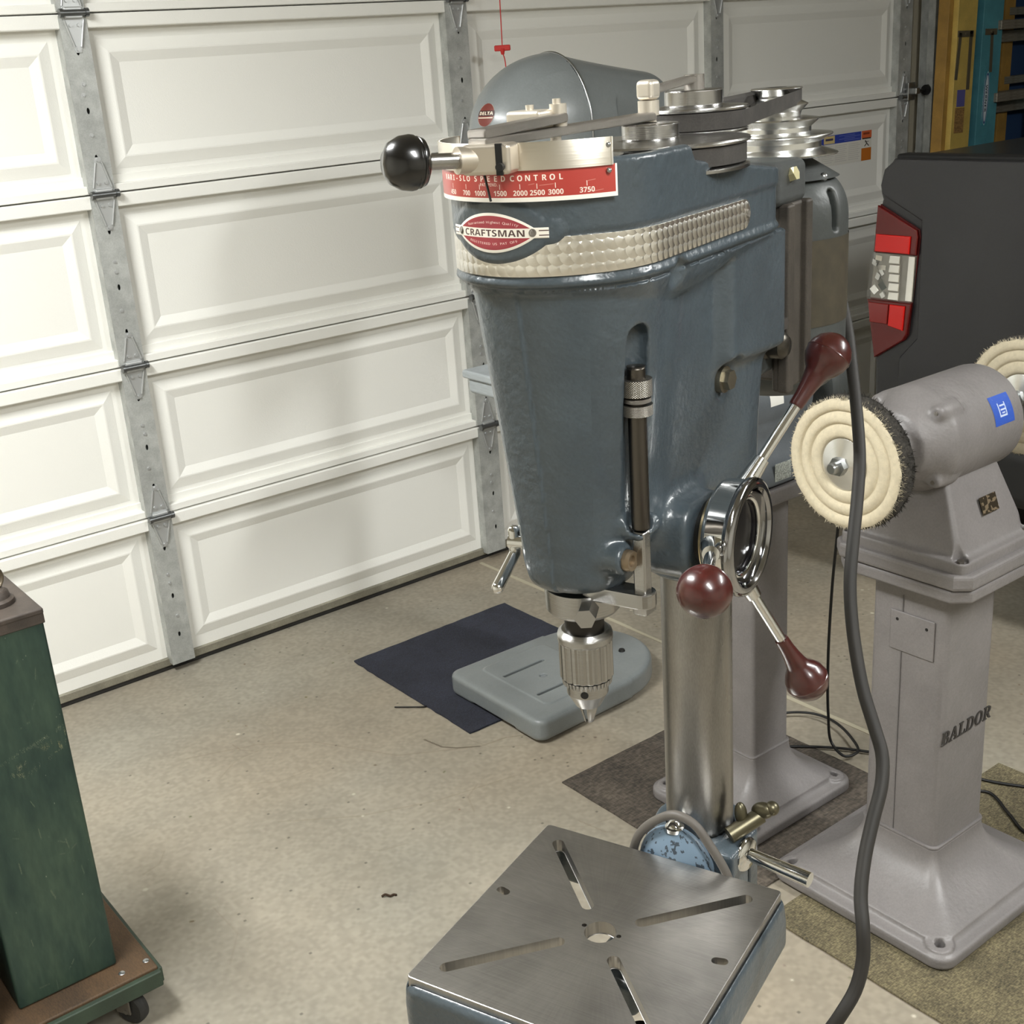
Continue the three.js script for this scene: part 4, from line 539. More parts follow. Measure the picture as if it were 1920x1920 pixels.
// ---------------------------------------------------------------- buffing machine
{
  const b = thing('buffing_machine', 'grey pedestal buffing machine with two white stitched cotton wheels', 'buffer', [-2.92, 0.0045, 2.19]);
  part('pedestal', pedestal(b, [0.086, 0.088], [0.235, 0.222, -0.002, 0.0], 0.735, 0, null, { cr: 0.016, flare: 0.15 }), M.buffPaint, b);
  // shallow raised pad, casting seam and groove on the front of the column
  const F = -0.0865;
  part('column_pad', boxed([box(0.004, 0.085, 0.1, F, 0.615, 0.012, 0.0018, 3)]), M.buffPaint, b);
  for (const [y, z] of [[0.64, -0.022], [0.638, 0.045]]) part('pad_hole', rod([F - 0.0017, y, z], [F - 0.0024, y, z], 0.0034, 0.0034, 14), M.black, b);
  part('casting_seam', [box(0.0014, 0.55, 0.0018, F - 0.0002, 0.42, -0.012, 0.0006)], M.buffPaint, b);
  part('casting_rim', [slab(rrect(-0.091, -0.093, 0.091, 0.093, 0.018), 0.1495, 0.156, { bevel: 0.002 })], M.buffPaint, b);
  const lettering = (await fontOf()).generateShapes('BALDOR', 0.029);
  part('lettering', [new THREE.ExtrudeGeometry(lettering, { depth: 0.0024, bevelEnabled: false, curveSegments: 4 }).applyMatrix4(new THREE.Matrix4().set(1, 0.16, 0, 0, 0, 1, 0, 0, 0, 0, 1, 0, 0, 0, 0, 1)).scale(0.98, 1, 1).translate(-0.084, 0.393, 0.0868)], std({ color: 0x33302e, roughness: 0.6 }), b, 'dark raised maker\'s lettering');
  // capital: two stepped plates with clipped corners
  const clip = (hx, hz, c) => [[hx, hz - c], [hx - c, hz], [-hx + c, hz], [-hx, hz - c], [-hx, -hz + c], [-hx + c, -hz], [hx - c, -hz], [hx, -hz + c]];
  part('cap_plate', slab(clip(0.134, 0.148, 0.028), 0.73, 0.756, { bevel: 0.006, seg: 3 }), M.buffPaint, b);
  part('cap_plate', slab(clip(0.139, 0.153, 0.025), 0.758, 0.79, { bevel: 0.008, seg: 3 }), M.buffPaint, b);
  // saddle under the motor: a truncated pyramid with a flange
  part('motor_saddle', sdfMesh((x, y, z) => { const t = clamp((y - 0.80) / 0.16, 0, 1), hx = mix(0.118, 0.082, t), hz = mix(0.128, 0.062, t); let v = smax(sRect(x, z, hx, hz, mix(0.014, 0.01, t)) * 0.92, Math.max(y - 0.985, 0.79 - y), 0.004); const fl = smax(sRect(x, z, 0.128, 0.14, 0.02), Math.abs(y - 0.798) - 0.014, 0.007); v = smin(v, fl, 0.012); for (const sx of [-1, 1]) for (const sz of [-1, 1]) { const X = x - sx * 0.108, Z = z - sz * 0.121; v = smax(v, -smax(hyp(X, Z) - 0.013, 0.806 - y, 0.003), 0.004); } return v; }, [-0.136, 0.78, -0.15], [0.136, 0.99, 0.15], 0.0045), M.buffPaint, b);
  for (const [x, z] of [[-0.108, 0.121], [0.108, 0.121], [-0.108, -0.121]]) part('saddle_bolt', rod([x, 0.804, z], [x, 0.811, z], 0.0075, 0.0075, 6), M.darkSteel, b);
  const AY = 1.02;
  part('motor_housing', sdfMesh((x, y, z) => { const X = x - 0.005, r = hyp(y - AY, z), a = x < 0.005 ? 0.005 - x : (x - 0.005) * 1.3; const nose = x < 0 ? 0.03 * sstep(0.1, 0.155, a) : 0.05 * sstep(0.13, 0.185, a); let v = smax(r - 0.101 + nose, a - 0.165, 0.025) * 0.86; v = smin(v, sCyl(hyp(y - AY, z) - 0.04, a - 0.225, 0.01), 0.02);
    for (let k = 0; k < 4; k++) { const t = PI / 4 + k * PI / 2, Y = y - AY - 0.092 * sin(t), Z = z - 0.092 * cos(t); v = smin(v, sCyl(hyp(Y, Z) - 0.013, Math.abs(X + 0.1) - 0.03, 0.007), 0.012); } return v; }, [-0.21, 0.905, -0.12], [0.22, 1.135, 0.12], 0.005), M.buffPaint, b);
  for (let k = 0; k < 4; k++) { const t = PI / 4 + k * PI / 2; part('end_bolt', rod([-0.12, AY + 0.092 * sin(t), 0.092 * cos(t)], [-0.1265, AY + 0.092 * sin(t), 0.092 * cos(t)], 0.0055, 0.004, 16), M.darkSteel, b); }
  part('end_screw', lathe([[0, 0.002], [0.009, 0.004, 1], [0.0145, 0.001], [0.0145, -0.01], [0, -0.01]], 24, [-0.068, AY + 0.066, 0.07], [-0.45, AY + 0.35, 0.4]), M.buffPaint, b);
  const blue = canvasTex(256, 256, (g, w, h) => { g.fillStyle = '#2a4fa8'; g.fillRect(0, 0, w, h); g.fillStyle = '#6f7f9a'; for (let i = 0; i < 40; i++) g.fillRect(rnd() * w, rnd() * h, 3 + rnd() * 14, 1 + rnd() * 2); g.fillStyle = '#b9c4d8'; g.save(); g.translate(w / 2, h / 2); g.rotate(PI / 2 * 0 ); g.font = 'bold 40px serif'; g.textAlign = 'center'; g.fillRect(-62, -52, 16, 92); g.fillRect(-62, -52, 120, 12); g.fillRect(-10, -30, 14, 74); g.fillRect(26, -30, 14, 74); g.fillRect(-62, 34, 120, 11); g.fillRect(-36, -18, 12, 40); g.restore(); });
  { const g = new THREE.CylinderGeometry(0.1016, 0.1016, 0.062, 20, 1, true, 0.42, 0.56).rotateZ(PI / 2).rotateX(0.0); g.translate(0.085, AY, 0); const bl = part('blue_sticker', g.clone().translate(-0.085, -AY, 0).rotateX(0.28).translate(0.045, AY, 0), std({ map: blue, roughness: 0.5, side: THREE.DoubleSide }), b, 'blue square sticker'); }
  part('data_plate', [box(0.052, 0.034, 0.0016, 0, 0, 0, 0.0006)].map((g) => g.rotateX(-0.36).translate(0.012, 0.885, 0.0985)), std({ map: tex(128, 128, (u, v) => { const k = vnoise(u * 9, v * 9, 9, 241) > 0.62 ? 1.5 : 0.7; return hex(0x6a5f4e).map((c) => c * k); }, true), metalness: 0.7, roughness: 0.35 }), b, 'worn brass data plate');
  // wheels
  const wheel = (x, s) => {
    const w = sub('buffing_wheel', b), R = 0.1185, prof = [], n = 80; // outline in (radius, depth): stitched scallops on the face, fluffy rim
    const face = (r) => { const rings = [0.0485, 0.0735, 0.0965, 0.1215]; let i = 0; while (r > rings[i + 1] && i < 2) i++; const t = clamp((r - rings[i]) / (rings[i + 1] - rings[i]), 0, 1); return 0.0155 + 0.0075 * Math.pow(Math.max(0, sin(PI * Math.pow(t, 0.8))), 0.6) - 0.003 * (r / R); };
    for (let i = 0; i <= n; i++) { const r = mix(0.02, R, i / n); prof.push([r, face(r)]); }
    const rim = []; for (let i = 0; i <= 8; i++) { const t = i / 8; rim.push([R + 0.0035 * sin(PI * t), mix(face(R), -0.022, t)]); }
    const L = (pts) => new THREE.LatheGeometry(pts.map(([r, h]) => new THREE.Vector2(r, h)), 96).rotateZ(s > 0 ? PI / 2 : -PI / 2).translate(x, AY, 0);
    const rough = (g, amp) => { const P = g.attributes.position; for (let i = 0; i < P.count; i++) { const y = P.getY(i) - AY, z = P.getZ(i), r = hyp(y, z), a = Math.atan2(z, y), k = 1 + amp * (r / R) ** 6 * ((vnoise(a * 14, P.getX(i) * 120, 4096, 7) - 0.5) + 0.6 * (vnoise(a * 42, P.getX(i) * 300, 4096, 9) - 0.5)); P.setY(i, AY + y * k); P.setZ(i, z * k); } g.computeVertexNormals(); return boxUV(g, 8); };
    part('cotton_face', rough(L(prof), 0.022), M.cotton, w, 'stitched white cotton');
    part('cotton_rim', rough(L(rim.concat([[0.02, -0.022]])), 0.03), M.dirtyCotton, w, 'dirty grey rim');
    const fib = (mat, kind, count, x0, x1, len) => { const g = new THREE.ConeGeometry(0.0007, 1, 4).translate(0, 0.5, 0), im = new THREE.InstancedMesh(g, mat, count), o = new THREE.Object3D(); for (let i = 0; i < count; i++) { const a = rnd() * 2 * PI, t = rnd(), l = len * (0.4 + rnd() * rnd() * 1.6); o.position.set(x + mix(x0, x1, t), AY + (R - 0.001) * sin(a), (R - 0.001) * cos(a)); o.rotation.set(PI / 2 - a + (rnd() - 0.5) * 0.8, 0, 0); o.rotation.z = (rnd() - 0.5) * 0.9; o.scale.set(1 + rnd(), l, 1 + rnd()); o.updateMatrix(); im.setMatrixAt(i, o.matrix); } im.name = kind; im.userData.kind = 'stuff'; im.castShadow = im.receiveShadow = true; w.add(im); };
    fib(M.cotton, 'cotton_fluff', 1500, -s * 0.018, -s * 0.004, 0.0055); fib(M.dirtyCotton, 'dirty_fluff', 1500, -s * 0.002, s * 0.022, 0.0085);
    const A = (t) => [x - s * t, AY, 0];
    part('wheel_flange', lathe([[0.0065, 0.004], [0.016, 0.004], [0.034, -0.001, 1], [0.0475, -0.0055], [0.0475, -0.008], [0.0065, -0.006]], 56, A(0.0225), A(1)), M.aluminium, w, 'spun aluminium flange');
    part('arbor_nut', [hexNut(A(0.024), A(0.0385), 0.0172)], M.zinc, w); part('arbor', [rod(A(-0.06), A(0.051), 0.0104), rod(A(0.051), A(0.0535), 0.0104, 0.0082)], M.zinc, w);
    return w;
  };
  wheel(-0.283, 1); wheel(0.283, 1);
}

// ---------------------------------------------------------------- bench grinder on its own pedestal, behind the press column
{
  const g = thing('bench_grinder', 'blue-grey bench grinder on a grey pedestal behind the polished steel column', 'grinder', [-2.94, 0.0045, 1.72]);
  part('pedestal', pedestal(g, [0.064, 0.068], [0.195, 0.165, 0.005, 0.0], 0.785, 0, null, { cr: 0.012, flare: 0.152 }), M.buffPaint, g);
  part('casting_rim', [slab(rrect(-0.069, -0.073, 0.069, 0.073, 0.014), 0.15, 0.155, { bevel: 0.002 })], M.buffPaint, g);
  part('pedestal_top', [slab(rrect(-0.13, -0.1, 0.13, 0.1, 0.02), 0.782, 0.818, { bevel: 0.005 })], M.buffPaint, g);
  const gp = std({ map: rep(tint(0x5d6266, 0.12, [5, 4], 251), 3), roughness: 0.4 });
  part('grinder_base', sdfMesh((x, y, z) => { let v = smax(sRect(x, z, mix(0.122, 0.09, sstep(0.83, 0.93, y)), mix(0.092, 0.07, sstep(0.83, 0.93, y)), 0.02), Math.max(0.821 - y, y - 0.95), 0.008) * 0.9; return smin(v, sCyl(hyp(y - 1.0, z) - 0.082, Math.abs(x) - 0.13, 0.02), 0.02); }, [-0.14, 0.81, -0.1], [0.14, 1.09, 0.1], 0.0055), gp, g);
  part('data_plate', [box(0.052, 0.04, 0.0015, 0.006, 0.853, 0.0925, 0.0005)], std({ map: tex(128, 128, (u, v) => { const k = (v * 12 % 1 > 0.5 && vnoise(u * 30, v * 12, 60, 261) > 0.45) ? 0.6 : 1; return hex(0xb4b9b2).map((c) => c * k); }, true), metalness: 0.2, roughness: 0.4 }), g, 'small metal data plate');
  part('paper_label', [new THREE.CylinderGeometry(0.0826, 0.0826, 0.042, 14, 1, true, 0.0, 0.62).rotateZ(PI / 2).translate(0, 0, 0).rotateX(0.0).translate(-0.002, 1.0, 0)], std({ color: 0xe4e2da, roughness: 0.7, side: THREE.DoubleSide }), g, 'white paper label');
  for (const s of [-1, 1]) { part('wheel_guard', [lathe([[0.0, -0.028], [0.088, -0.028], [0.096, -0.022, 1], [0.096, 0.022, 1], [0.088, 0.028], [0, 0.028]], 56, [s * 0.205, 0.995, 0], [s * 10, 0.995, 0])], M.motorGrey, g); part('axle', [rod([s * 0.1, 1.0, 0], [s * 0.19, 1.0, 0], 0.03, 0.024)], gp, g); }
  part('end_cap', [lathe([[0.07, 0], [0.07, 0.02], [0.055, 0.05, 1], [0.03, 0.062, 1], [0, 0.064]], 40, [0.23, 1.0, 0.0], [1, 1.0, 0])], M.motorGrey, g);
}
async function fontOf() { const { FontLoader } = await import('three/addons/loaders/FontLoader.js'); return new FontLoader().loadAsync('fonts/droid/droid_serif_bold.typeface.json'); }

// ---------------------------------------------------------------- mats and carpet on the floor
function mat2(name, label, cat, x0, z0, x1, z1, th, mat, wob) {
  const pts = [], n = 22, add = (ax, az, bx, bz) => { for (let i = 0; i < n; i++) { const t = i / n; pts.push([mix(ax, bx, t) + (rnd() - 0.5) * wob, mix(az, bz, t) + (rnd() - 0.5) * wob]); } };
  add(x0, z0, x1, z0); add(x1, z0, x1, z1); add(x1, z1, x0, z1); add(x0, z1, x0, z0);
  const g = slab(pts, 0.0012, th, {}); const uv = g.attributes.uv, P = g.attributes.position; for (let i = 0; i < uv.count; i++) uv.setXY(i, P.getX(i), P.getZ(i));
  return tag(part(name, g, mat), label, cat);
}
const weave = (base, amp, per, s) => tex(512, 512, (u, v) => { const k = 1 + amp * (0.5 * (vnoise(u * per, v * per * 3, per * 3, s) - 0.5) + 0.35 * (vnoise(u * per * 4, v * per, per * 4, s + 1) - 0.5) + 0.5 * (fbm(u, v, 5, 4, s + 2) - 0.5)); return hex(base).map((c) => c * k); }, true);
mat2('carpet', 'dark navy blue carpet piece under the slotted grey base', 'carpet', -3.262, 0.385, -2.665, 1.0, 0.006, std({ map: rep(weave(0x2b2d38, 0.7, 90, 301), 3), roughness: 1, bumpMap: rep(T.fine, 4), bumpScale: 0.002 }), 0.004);
mat2('mat', 'dark brown mat under the pedestal behind the steel column', 'mat', -3.24, 1.362, -2.665, 1.99, 0.005, std({ map: rep(weave(0x4d463e, 0.8, 40, 311), 2.2), roughness: 0.95, bumpMap: rep(T.fine, 4), bumpScale: 0.0015 }), 0.002);
mat2('mat', 'olive brown woven mat under the buffing machine', 'mat', -3.262, 2.06, -2.4, 2.78, 0.005, std({ map: rep(weave(0x625a44, 0.9, 70, 321), 2.6), roughness: 0.95, bumpMap: rep(T.fine, 4), bumpScale: 0.0015 }), 0.002);

// ---------------------------------------------------------------- green welder on its dolly, left edge
{
  const d = thing('dolly', 'green-edged wooden dolly with black casters under the green cabinet', 'dolly', [-4.347, 0, 1.455]);
  const wood = std({ map: rep(tint(0x4d3a26, 0.5, [3, 5], 331), 4, 1), roughness: 0.7 }), green = std({ map: rep(tint(0x2f3c2f, 0.25, [5, 4], 335), 4), roughness: 0.6 });
  part('board', boxed([box(0.62, 0.02, 0.5, -0.31, 0.114, -0.25, 0.004)]), wood, d);
  part('rail', boxed([box(0.626, 0.034, 0.016, -0.311, 0.1, 0.003, 0.003)]), green, d); part('rail', boxed([box(0.016, 0.034, 0.5, 0.0, 0.1, -0.25, 0.003)]), green, d);
  for (const [x, z] of [[-0.012, -0.03], [-0.062, -0.028], [-0.5, -0.028]]) part('screw', lathe([[0, 0.002], [0.0055, 0.0014, 1], [0.0066, 0], [0, 0]], 16, [x, 0.124, z], [x, 1, z]), M.zinc, d);
  const caster = (x, z, a) => { const c = sub('caster', d); c.position.set(x, 0, z); c.rotation.y = a; part('fork', [box(0.004, 0.062, 0.034, -0.017, 0.062, 0.006, 0.001), box(0.004, 0.062, 0.034, 0.017, 0.062, 0.006, 0.001), box(0.05, 0.005, 0.05, 0, 0.09, 0, 0.001), rod([-0.02, 0.036, 0.012], [0.02, 0.036, 0.012], 0.005)], M.darkSteel, c); part('wheel', lathe([[0.006, -0.012], [0.03, -0.012], [0.035, -0.008, 1], [0.036, 0, 1], [0.035, 0.008, 1], [0.03, 0.012], [0.006, 0.012]], 40, [0, 0.0365, 0.012], [1, 0.0365, 0.012]), M.rubber, c); };
  caster(-0.06, -0.045, 0.5); caster(-0.56, -0.05, 0.2); caster(-0.06, -0.45, -0.6); caster(-0.56, -0.45, 0.9);

  const w = thing('welder_cabinet', 'scratched dark green steel cabinet with round lid knob at the left edge', 'cabinet', [-4.5, 0.124, 1.245]);
  const gt = canvasTex(512, 1024, (g, W, H) => { const im = g.createImageData(W, H); for (let y = 0; y < H; y++) for (let x = 0; x < W; x++) { const u = x / W, v = y / H, n = fbm(u, v, 5, 5, 341) - 0.5, m = fbm(u, v, 30, 3, 345) - 0.5, o = (y * W + x) * 4; im.data[o] = 42 + 46 * n + 16 * m; im.data[o + 1] = 62 + 40 * n + 16 * m; im.data[o + 2] = 52 + 26 * n + 12 * m; im.data[o + 3] = 255; } g.putImageData(im, 0, 0);
    const sc = (p, w2, c) => { g.fillStyle = c; for (let i = 1; i < p.length; i++) { const n = 140; for (let k = 0; k < n; k++) { const t = k / n, x = mix(p[i - 1][0], p[i][0], t) * W + (rnd() + rnd() - 1) * w2 * 1.6, y = mix(p[i - 1][1], p[i][1], t) * H + (rnd() + rnd() - 1) * w2 * 1.3; if (fbm(x / W, y / H, 24, 3, 347) > 0.44) g.fillRect(x, y, 1 + rnd() * 2.2, 0.8 + rnd() * 1.4); } } };
    sc([[0.2, 0.655], [0.6, 0.682], [0.8, 0.695], [0.97, 0.71]].map(([x, y]) => [x, 1 - y]), 6, 'rgba(126,128,100,.5)'); sc([[0.97, 0.3], [0.95, 0.335], [0.88, 0.35], [0.55, 0.385], [0.42, 0.37]], 7, 'rgba(138,132,98,.5)'); sc([[0.72, 0.33], [0.86, 0.325], [0.9, 0.34]], 10, 'rgba(150,132,90,.45)'); sc([[0.48, 0.36], [0.56, 0.352]], 9, 'rgba(140,132,100,.45)');
    for (let i = 0; i < 26; i++) { const x = rnd(), y = rnd(), a = rnd() * 6; sc([[x, y], [x + 0.1 * cos(a), y + 0.03 * sin(a)]], 1 + rnd() * 2, `rgba(96,104,82,${0.1 + rnd() * 0.25})`); }
    for (let i = 0; i < 24; i++) { g.fillStyle = 'rgba(150,150,130,.6)'; g.beginPath(); g.arc(rnd() * W, rnd() * H, 0.8 + rnd() * 1.6, 0, 7); g.fill(); } });
  const shell = box(0.19, 0.755, 0.3, 0, 0.3775, 0, 0.006, 3); { const P = shell.attributes.position, uv = shell.attributes.uv, N = shell.attributes.normal; for (let i = 0; i < P.count; i++) uv.setXY(i, (Math.abs(N.getX(i)) > 0.7 ? P.getZ(i) / 0.3 + 0.5 : P.getX(i) / 0.19 + 0.5), P.getY(i) / 0.755); }
  part('shell', shell, std({ map: gt, roughness: 0.5 }), w);
  const brown = std({ map: rep(tint(0x3f3731, 0.35, [6, 4], 351), 6), roughness: 0.6 });
  part('lid', boxed([box(0.196, 0.012, 0.306, 0, 0.761, 0, 0.004), box(0.194, 0.02, 0.304, 0, 0.748, 0, 0.002)]), brown, w);
  part('lid_knob', [lathe([[0, 0.026], [0.02, 0.026], [0.026, 0.022, 1], [0.028, 0.012], [0.034, 0.008], [0.034, 0], [0, 0]], 36, [0.04, 0.767, 0.07], [0.04, 2, 0.07])], brown, w);
  part('lifting_ring', [new THREE.TorusGeometry(0.019, 0.0032, 12, 40).rotateY(0.5).translate(0.047, 0.812, 0.07)], std({ color: 0x7a7060, metalness: 0.8, roughness: 0.4 }), w);
  const k = thing('storage_box', 'dark brown upright box standing left of the green cabinet', 'box', [-4.73, 0.124, 1.24]);
  part('carcass', boxed([box(0.2, 0.6, 0.36, -0.005, 0.3, 0, 0.006)]), std({ map: rep(tint(0x3a3029, 0.3, [5, 4], 361), 4), roughness: 0.7 }), k); part('lid', boxed([box(0.21, 0.014, 0.37, -0.005, 0.607, 0, 0.004)]), brown, k);
}

// ---------------------------------------------------------------- pickup, tail towards the machines
{
  const t = thing('pickup_truck', 'dark grey pickup truck with red and clear tail light, parked beyond the machines', 'truck', [-1.6, 0, 1.07]);
  const paint = phys({ map: rep(tint(0x2a2a2d, 0.12, [6, 5], 371), 1.2), roughness: 0.42, metalness: 0.25, clearcoat: 0.5, clearcoatRoughness: 0.2 }), W = 1.86, trimM = std({ color: 0x161616, roughness: 0.65 });
  // bed: outline of the tail in (z, y), drawn out along +x, corners rounded by a bevel
  const ol = [[0.04, 1.368], [0.012, 1.33], [-0.006, 1.29], [-0.004, 1.268], [0.004, 1.245], [0.0, 1.23], [-0.012, 1.08], [-0.028, 0.93], [-0.022, 0.83], [-0.002, 0.742], [0.0, 0.62], [0.03, 0.56]];
  const full = ol.concat(ol.map(([z, y]) => [W - z, y]).reverse());
  const bed = extrude(full, 2.0, { bevel: 0.012, seg: 3 }).rotateY(-PI / 2).scale(-1, 1, 1);
  { const ix = bed.index; if (!ix) { const P = bed.attributes.position, N = bed.attributes.normal; for (let i = 0; i < P.count; i += 3) for (const A of [P, N, bed.attributes.uv]) { const s = A.itemSize, a = A.array; for (let k = 0; k < s; k++) { const q = a[(i + 1) * s + k]; a[(i + 1) * s + k] = a[(i + 2) * s + k]; a[(i + 2) * s + k] = q; } } } }
  bed.computeVertexNormals(); part('bed', boxUV(bed), paint, t);
  // tailgate stands proud of the bed, with a pressed edge
  const gate = rrect(0.165, 0.64, W - 0.165, 1.36, 0.03).map(([a, b]) => [a, b]);
  const gpts = [[0.062, 1.372], [0.02, 1.338], [0.008, 1.29], [0.014, 1.262], [0.16, 1.19], [0.162, 0.83], [0.1, 0.76], [0.1, 0.63], [W - 0.1, 0.63], [W - 0.1, 0.76], [W - 0.162, 0.83], [W - 0.16, 1.19], [W - 0.014, 1.262], [W - 0.008, 1.29], [W - 0.02, 1.338], [W - 0.062, 1.372]];
  const gg = extrude(gpts, 0.03, { bevel: 0.008, seg: 3 }).rotateY(-PI / 2).translate(0.012, 0, 0);
  part('tailgate', boxUV(gg), paint, t); part('rail_cap', [box(0.06, 0.022, W - 0.1, 0.03, 1.372, W / 2, 0.009, 3)], trimM, t);
  part('tailgate_handle', [box(0.02, 0.07, 0.24, -0.02, 1.2, W / 2, 0.008)], trimM, t);
  // tail light: red, clear reversing lamp, red; housing behind
  for (const s of [0, 1]) {
    const L = sub('tail_light', t, 'red and clear tail light'), fl = (p) => p.map(([z, y]) => [s ? W - z : z, y]), ex = (p, x0, dpt, b) => { const q = fl(p); if (s) q.reverse(); return extrude(q, dpt, { bevel: b, seg: 3 }).rotateY(-PI / 2).translate(x0, 0, 0); };
    const redL = phys({ color: 0x9a0f0c, roughness: 0.12, clearcoat: 0.8, clearcoatRoughness: 0.05, transmission: 0.35, thickness: 0 }), deep = phys({ color: 0x5a0807, roughness: 0.25, clearcoat: 0.4, clearcoatRoughness: 0.08 }), bright = phys({ color: 0xcc0d07, roughness: 0.2, clearcoat: 0.35, clearcoatRoughness: 0.05 });
    const x1 = 0.006;
    part('lamp_housing', ex([[0.002, 1.231], [0.147, 1.162], [0.152, 1.14], [0.124, 0.833], [0.112, 0.815], [0.006, 0.745], [-0.026, 0.93], [-0.012, 1.08]], 0.024, 0.028, 0.002), std({ color: 0x5a1010, roughness: 0.4 }), L);
    part('red_lens', ex([[0.001, 1.229], [0.146, 1.162], [0.150, 1.138], [0.146, 1.085], [-0.009, 1.085]], -0.004, 0.014, 0.004), deep, L);
    part('red_lens', ex([[0.003, 1.142], [0.128, 1.142], [0.125, 1.088], [-0.001, 1.088]], -0.017, 0.007, 0.003), bright, L);
    part('clear_lens', ex([[-0.014, 1.083], [0.145, 1.083], [0.137, 0.936], [-0.027, 0.936]], -0.016, 0.006, 0.002), phys({ color: 0xffffff, roughness: 0.04, transmission: 1, thickness: 0, ior: 1.45 }), L, 'clear lens');
    const rf = []; for (let k = 0; k < 5; k++) rf.push(ex([[0.05, 1.078 - k * 0.0285], [0.088, 1.078 - k * 0.0285], [0.086, 1.0525 - k * 0.0285], [0.046, 1.0525 - k * 0.0285]], -0.0045, 0.009, 0.0022));
    rf.push(ex([[0.118, 1.08], [0.142, 1.08], [0.136, 0.94], [0.11, 0.94]], -0.0045, 0.008, 0.002));
    part('reflector', rf, std({ color: 0xf0eee8, metalness: 0.9, roughness: 0.12 }), L);
part('reflector_back', ex([[-0.01, 1.081], [0.143, 1.081], [0.136, 0.938], [-0.023, 0.938]], -0.0042, 0.001, 0), std({ color: 0x8f8c84, metalness: 0.8, roughness: 0.3 }), L); for (let k = 0; k < 9; k++) { const y = 0.95 + 0.0145 * k, z = -0.008 + rnd() * 0.034; part('facet', box(0.007, 0.013 + rnd() * 0.008, 0.014 + rnd() * 0.014, 0, 0, 0).rotateX(rnd()).rotateY(rnd() - 0.5).translate(-0.0075, y, s ? W - z : z), M.chrome, L); }
    part('red_lens', ex([[-0.027, 0.934], [0.137, 0.934], [0.124, 0.835], [0.112, 0.815], [0.006, 0.747]], -0.004, 0.014, 0.004), deep, L);
    part('red_lens', ex([[0.062, 0.926], [0.118, 0.926], [0.113, 0.848], [0.058, 0.858]], -0.017, 0.007, 0.003), bright, L); part('red_lens', ex([[-0.018, 0.926], [0.058, 0.926], [0.054, 0.862], [-0.012, 0.862]], -0.017, 0.006, 0.0025), redL, L);
  }
  part('bumper', [box(0.2, 0.2, W + 0.04, -0.06, 0.5, W / 2, 0.05, 4), box(0.14, 0.03, W - 0.3, -0.09, 0.61, W / 2, 0.01)], trimM, t);
  for (const [x, z] of [[0.75, 0.13], [0.75, W - 0.13], [4.0, 0.13], [4.0, W - 0.13]]) { const wh = sub('wheel', t); part('tyre', lathe([[0.2, -0.1], [0.33, -0.11], [0.372, -0.08, 1], [0.378, 0, 1], [0.372, 0.08, 1], [0.33, 0.11], [0.2, 0.1]], 56, [x, 0.378, z], [x, 0.378, z + 1]), M.rubber, wh); part('rim', lathe([[0, -0.06], [0.06, -0.06], [0.19, -0.085], [0.205, -0.1], [0.205, 0.1], [0.19, 0.085], [0.06, 0.06], [0, 0.06]], 40, [x, 0.378, z], [x, 0.378, z + 1]), M.zinc, wh); }
  part('bed_floor', [box(1.9, 0.05, W - 0.3, 1.0, 0.55, W / 2, 0.01)], trimM, t);
  const cab = extrude([[2.02, 0.45], [2.02, 1.36], [2.16, 1.78], [3.3, 1.8], [3.75, 1.36], [4.55, 1.2], [4.7, 1.0], [4.7, 0.45]], W - 0.16, { bevel: 0.05, seg: 4 }).translate(0, 0, 0.08);
  part('cab', boxUV(cab), paint, t);
  part('cab_window', [box(0.012, 0.32, W - 0.5, 2.052, 1.56, W / 2).toNonIndexed().rotateZ(0)].map((g) => g.translate(-2.06, -1.56, 0).rotateZ(-0.32).translate(2.06, 1.56, 0)), phys({ color: 0x0a0c0e, roughness: 0.05 }), t);
}

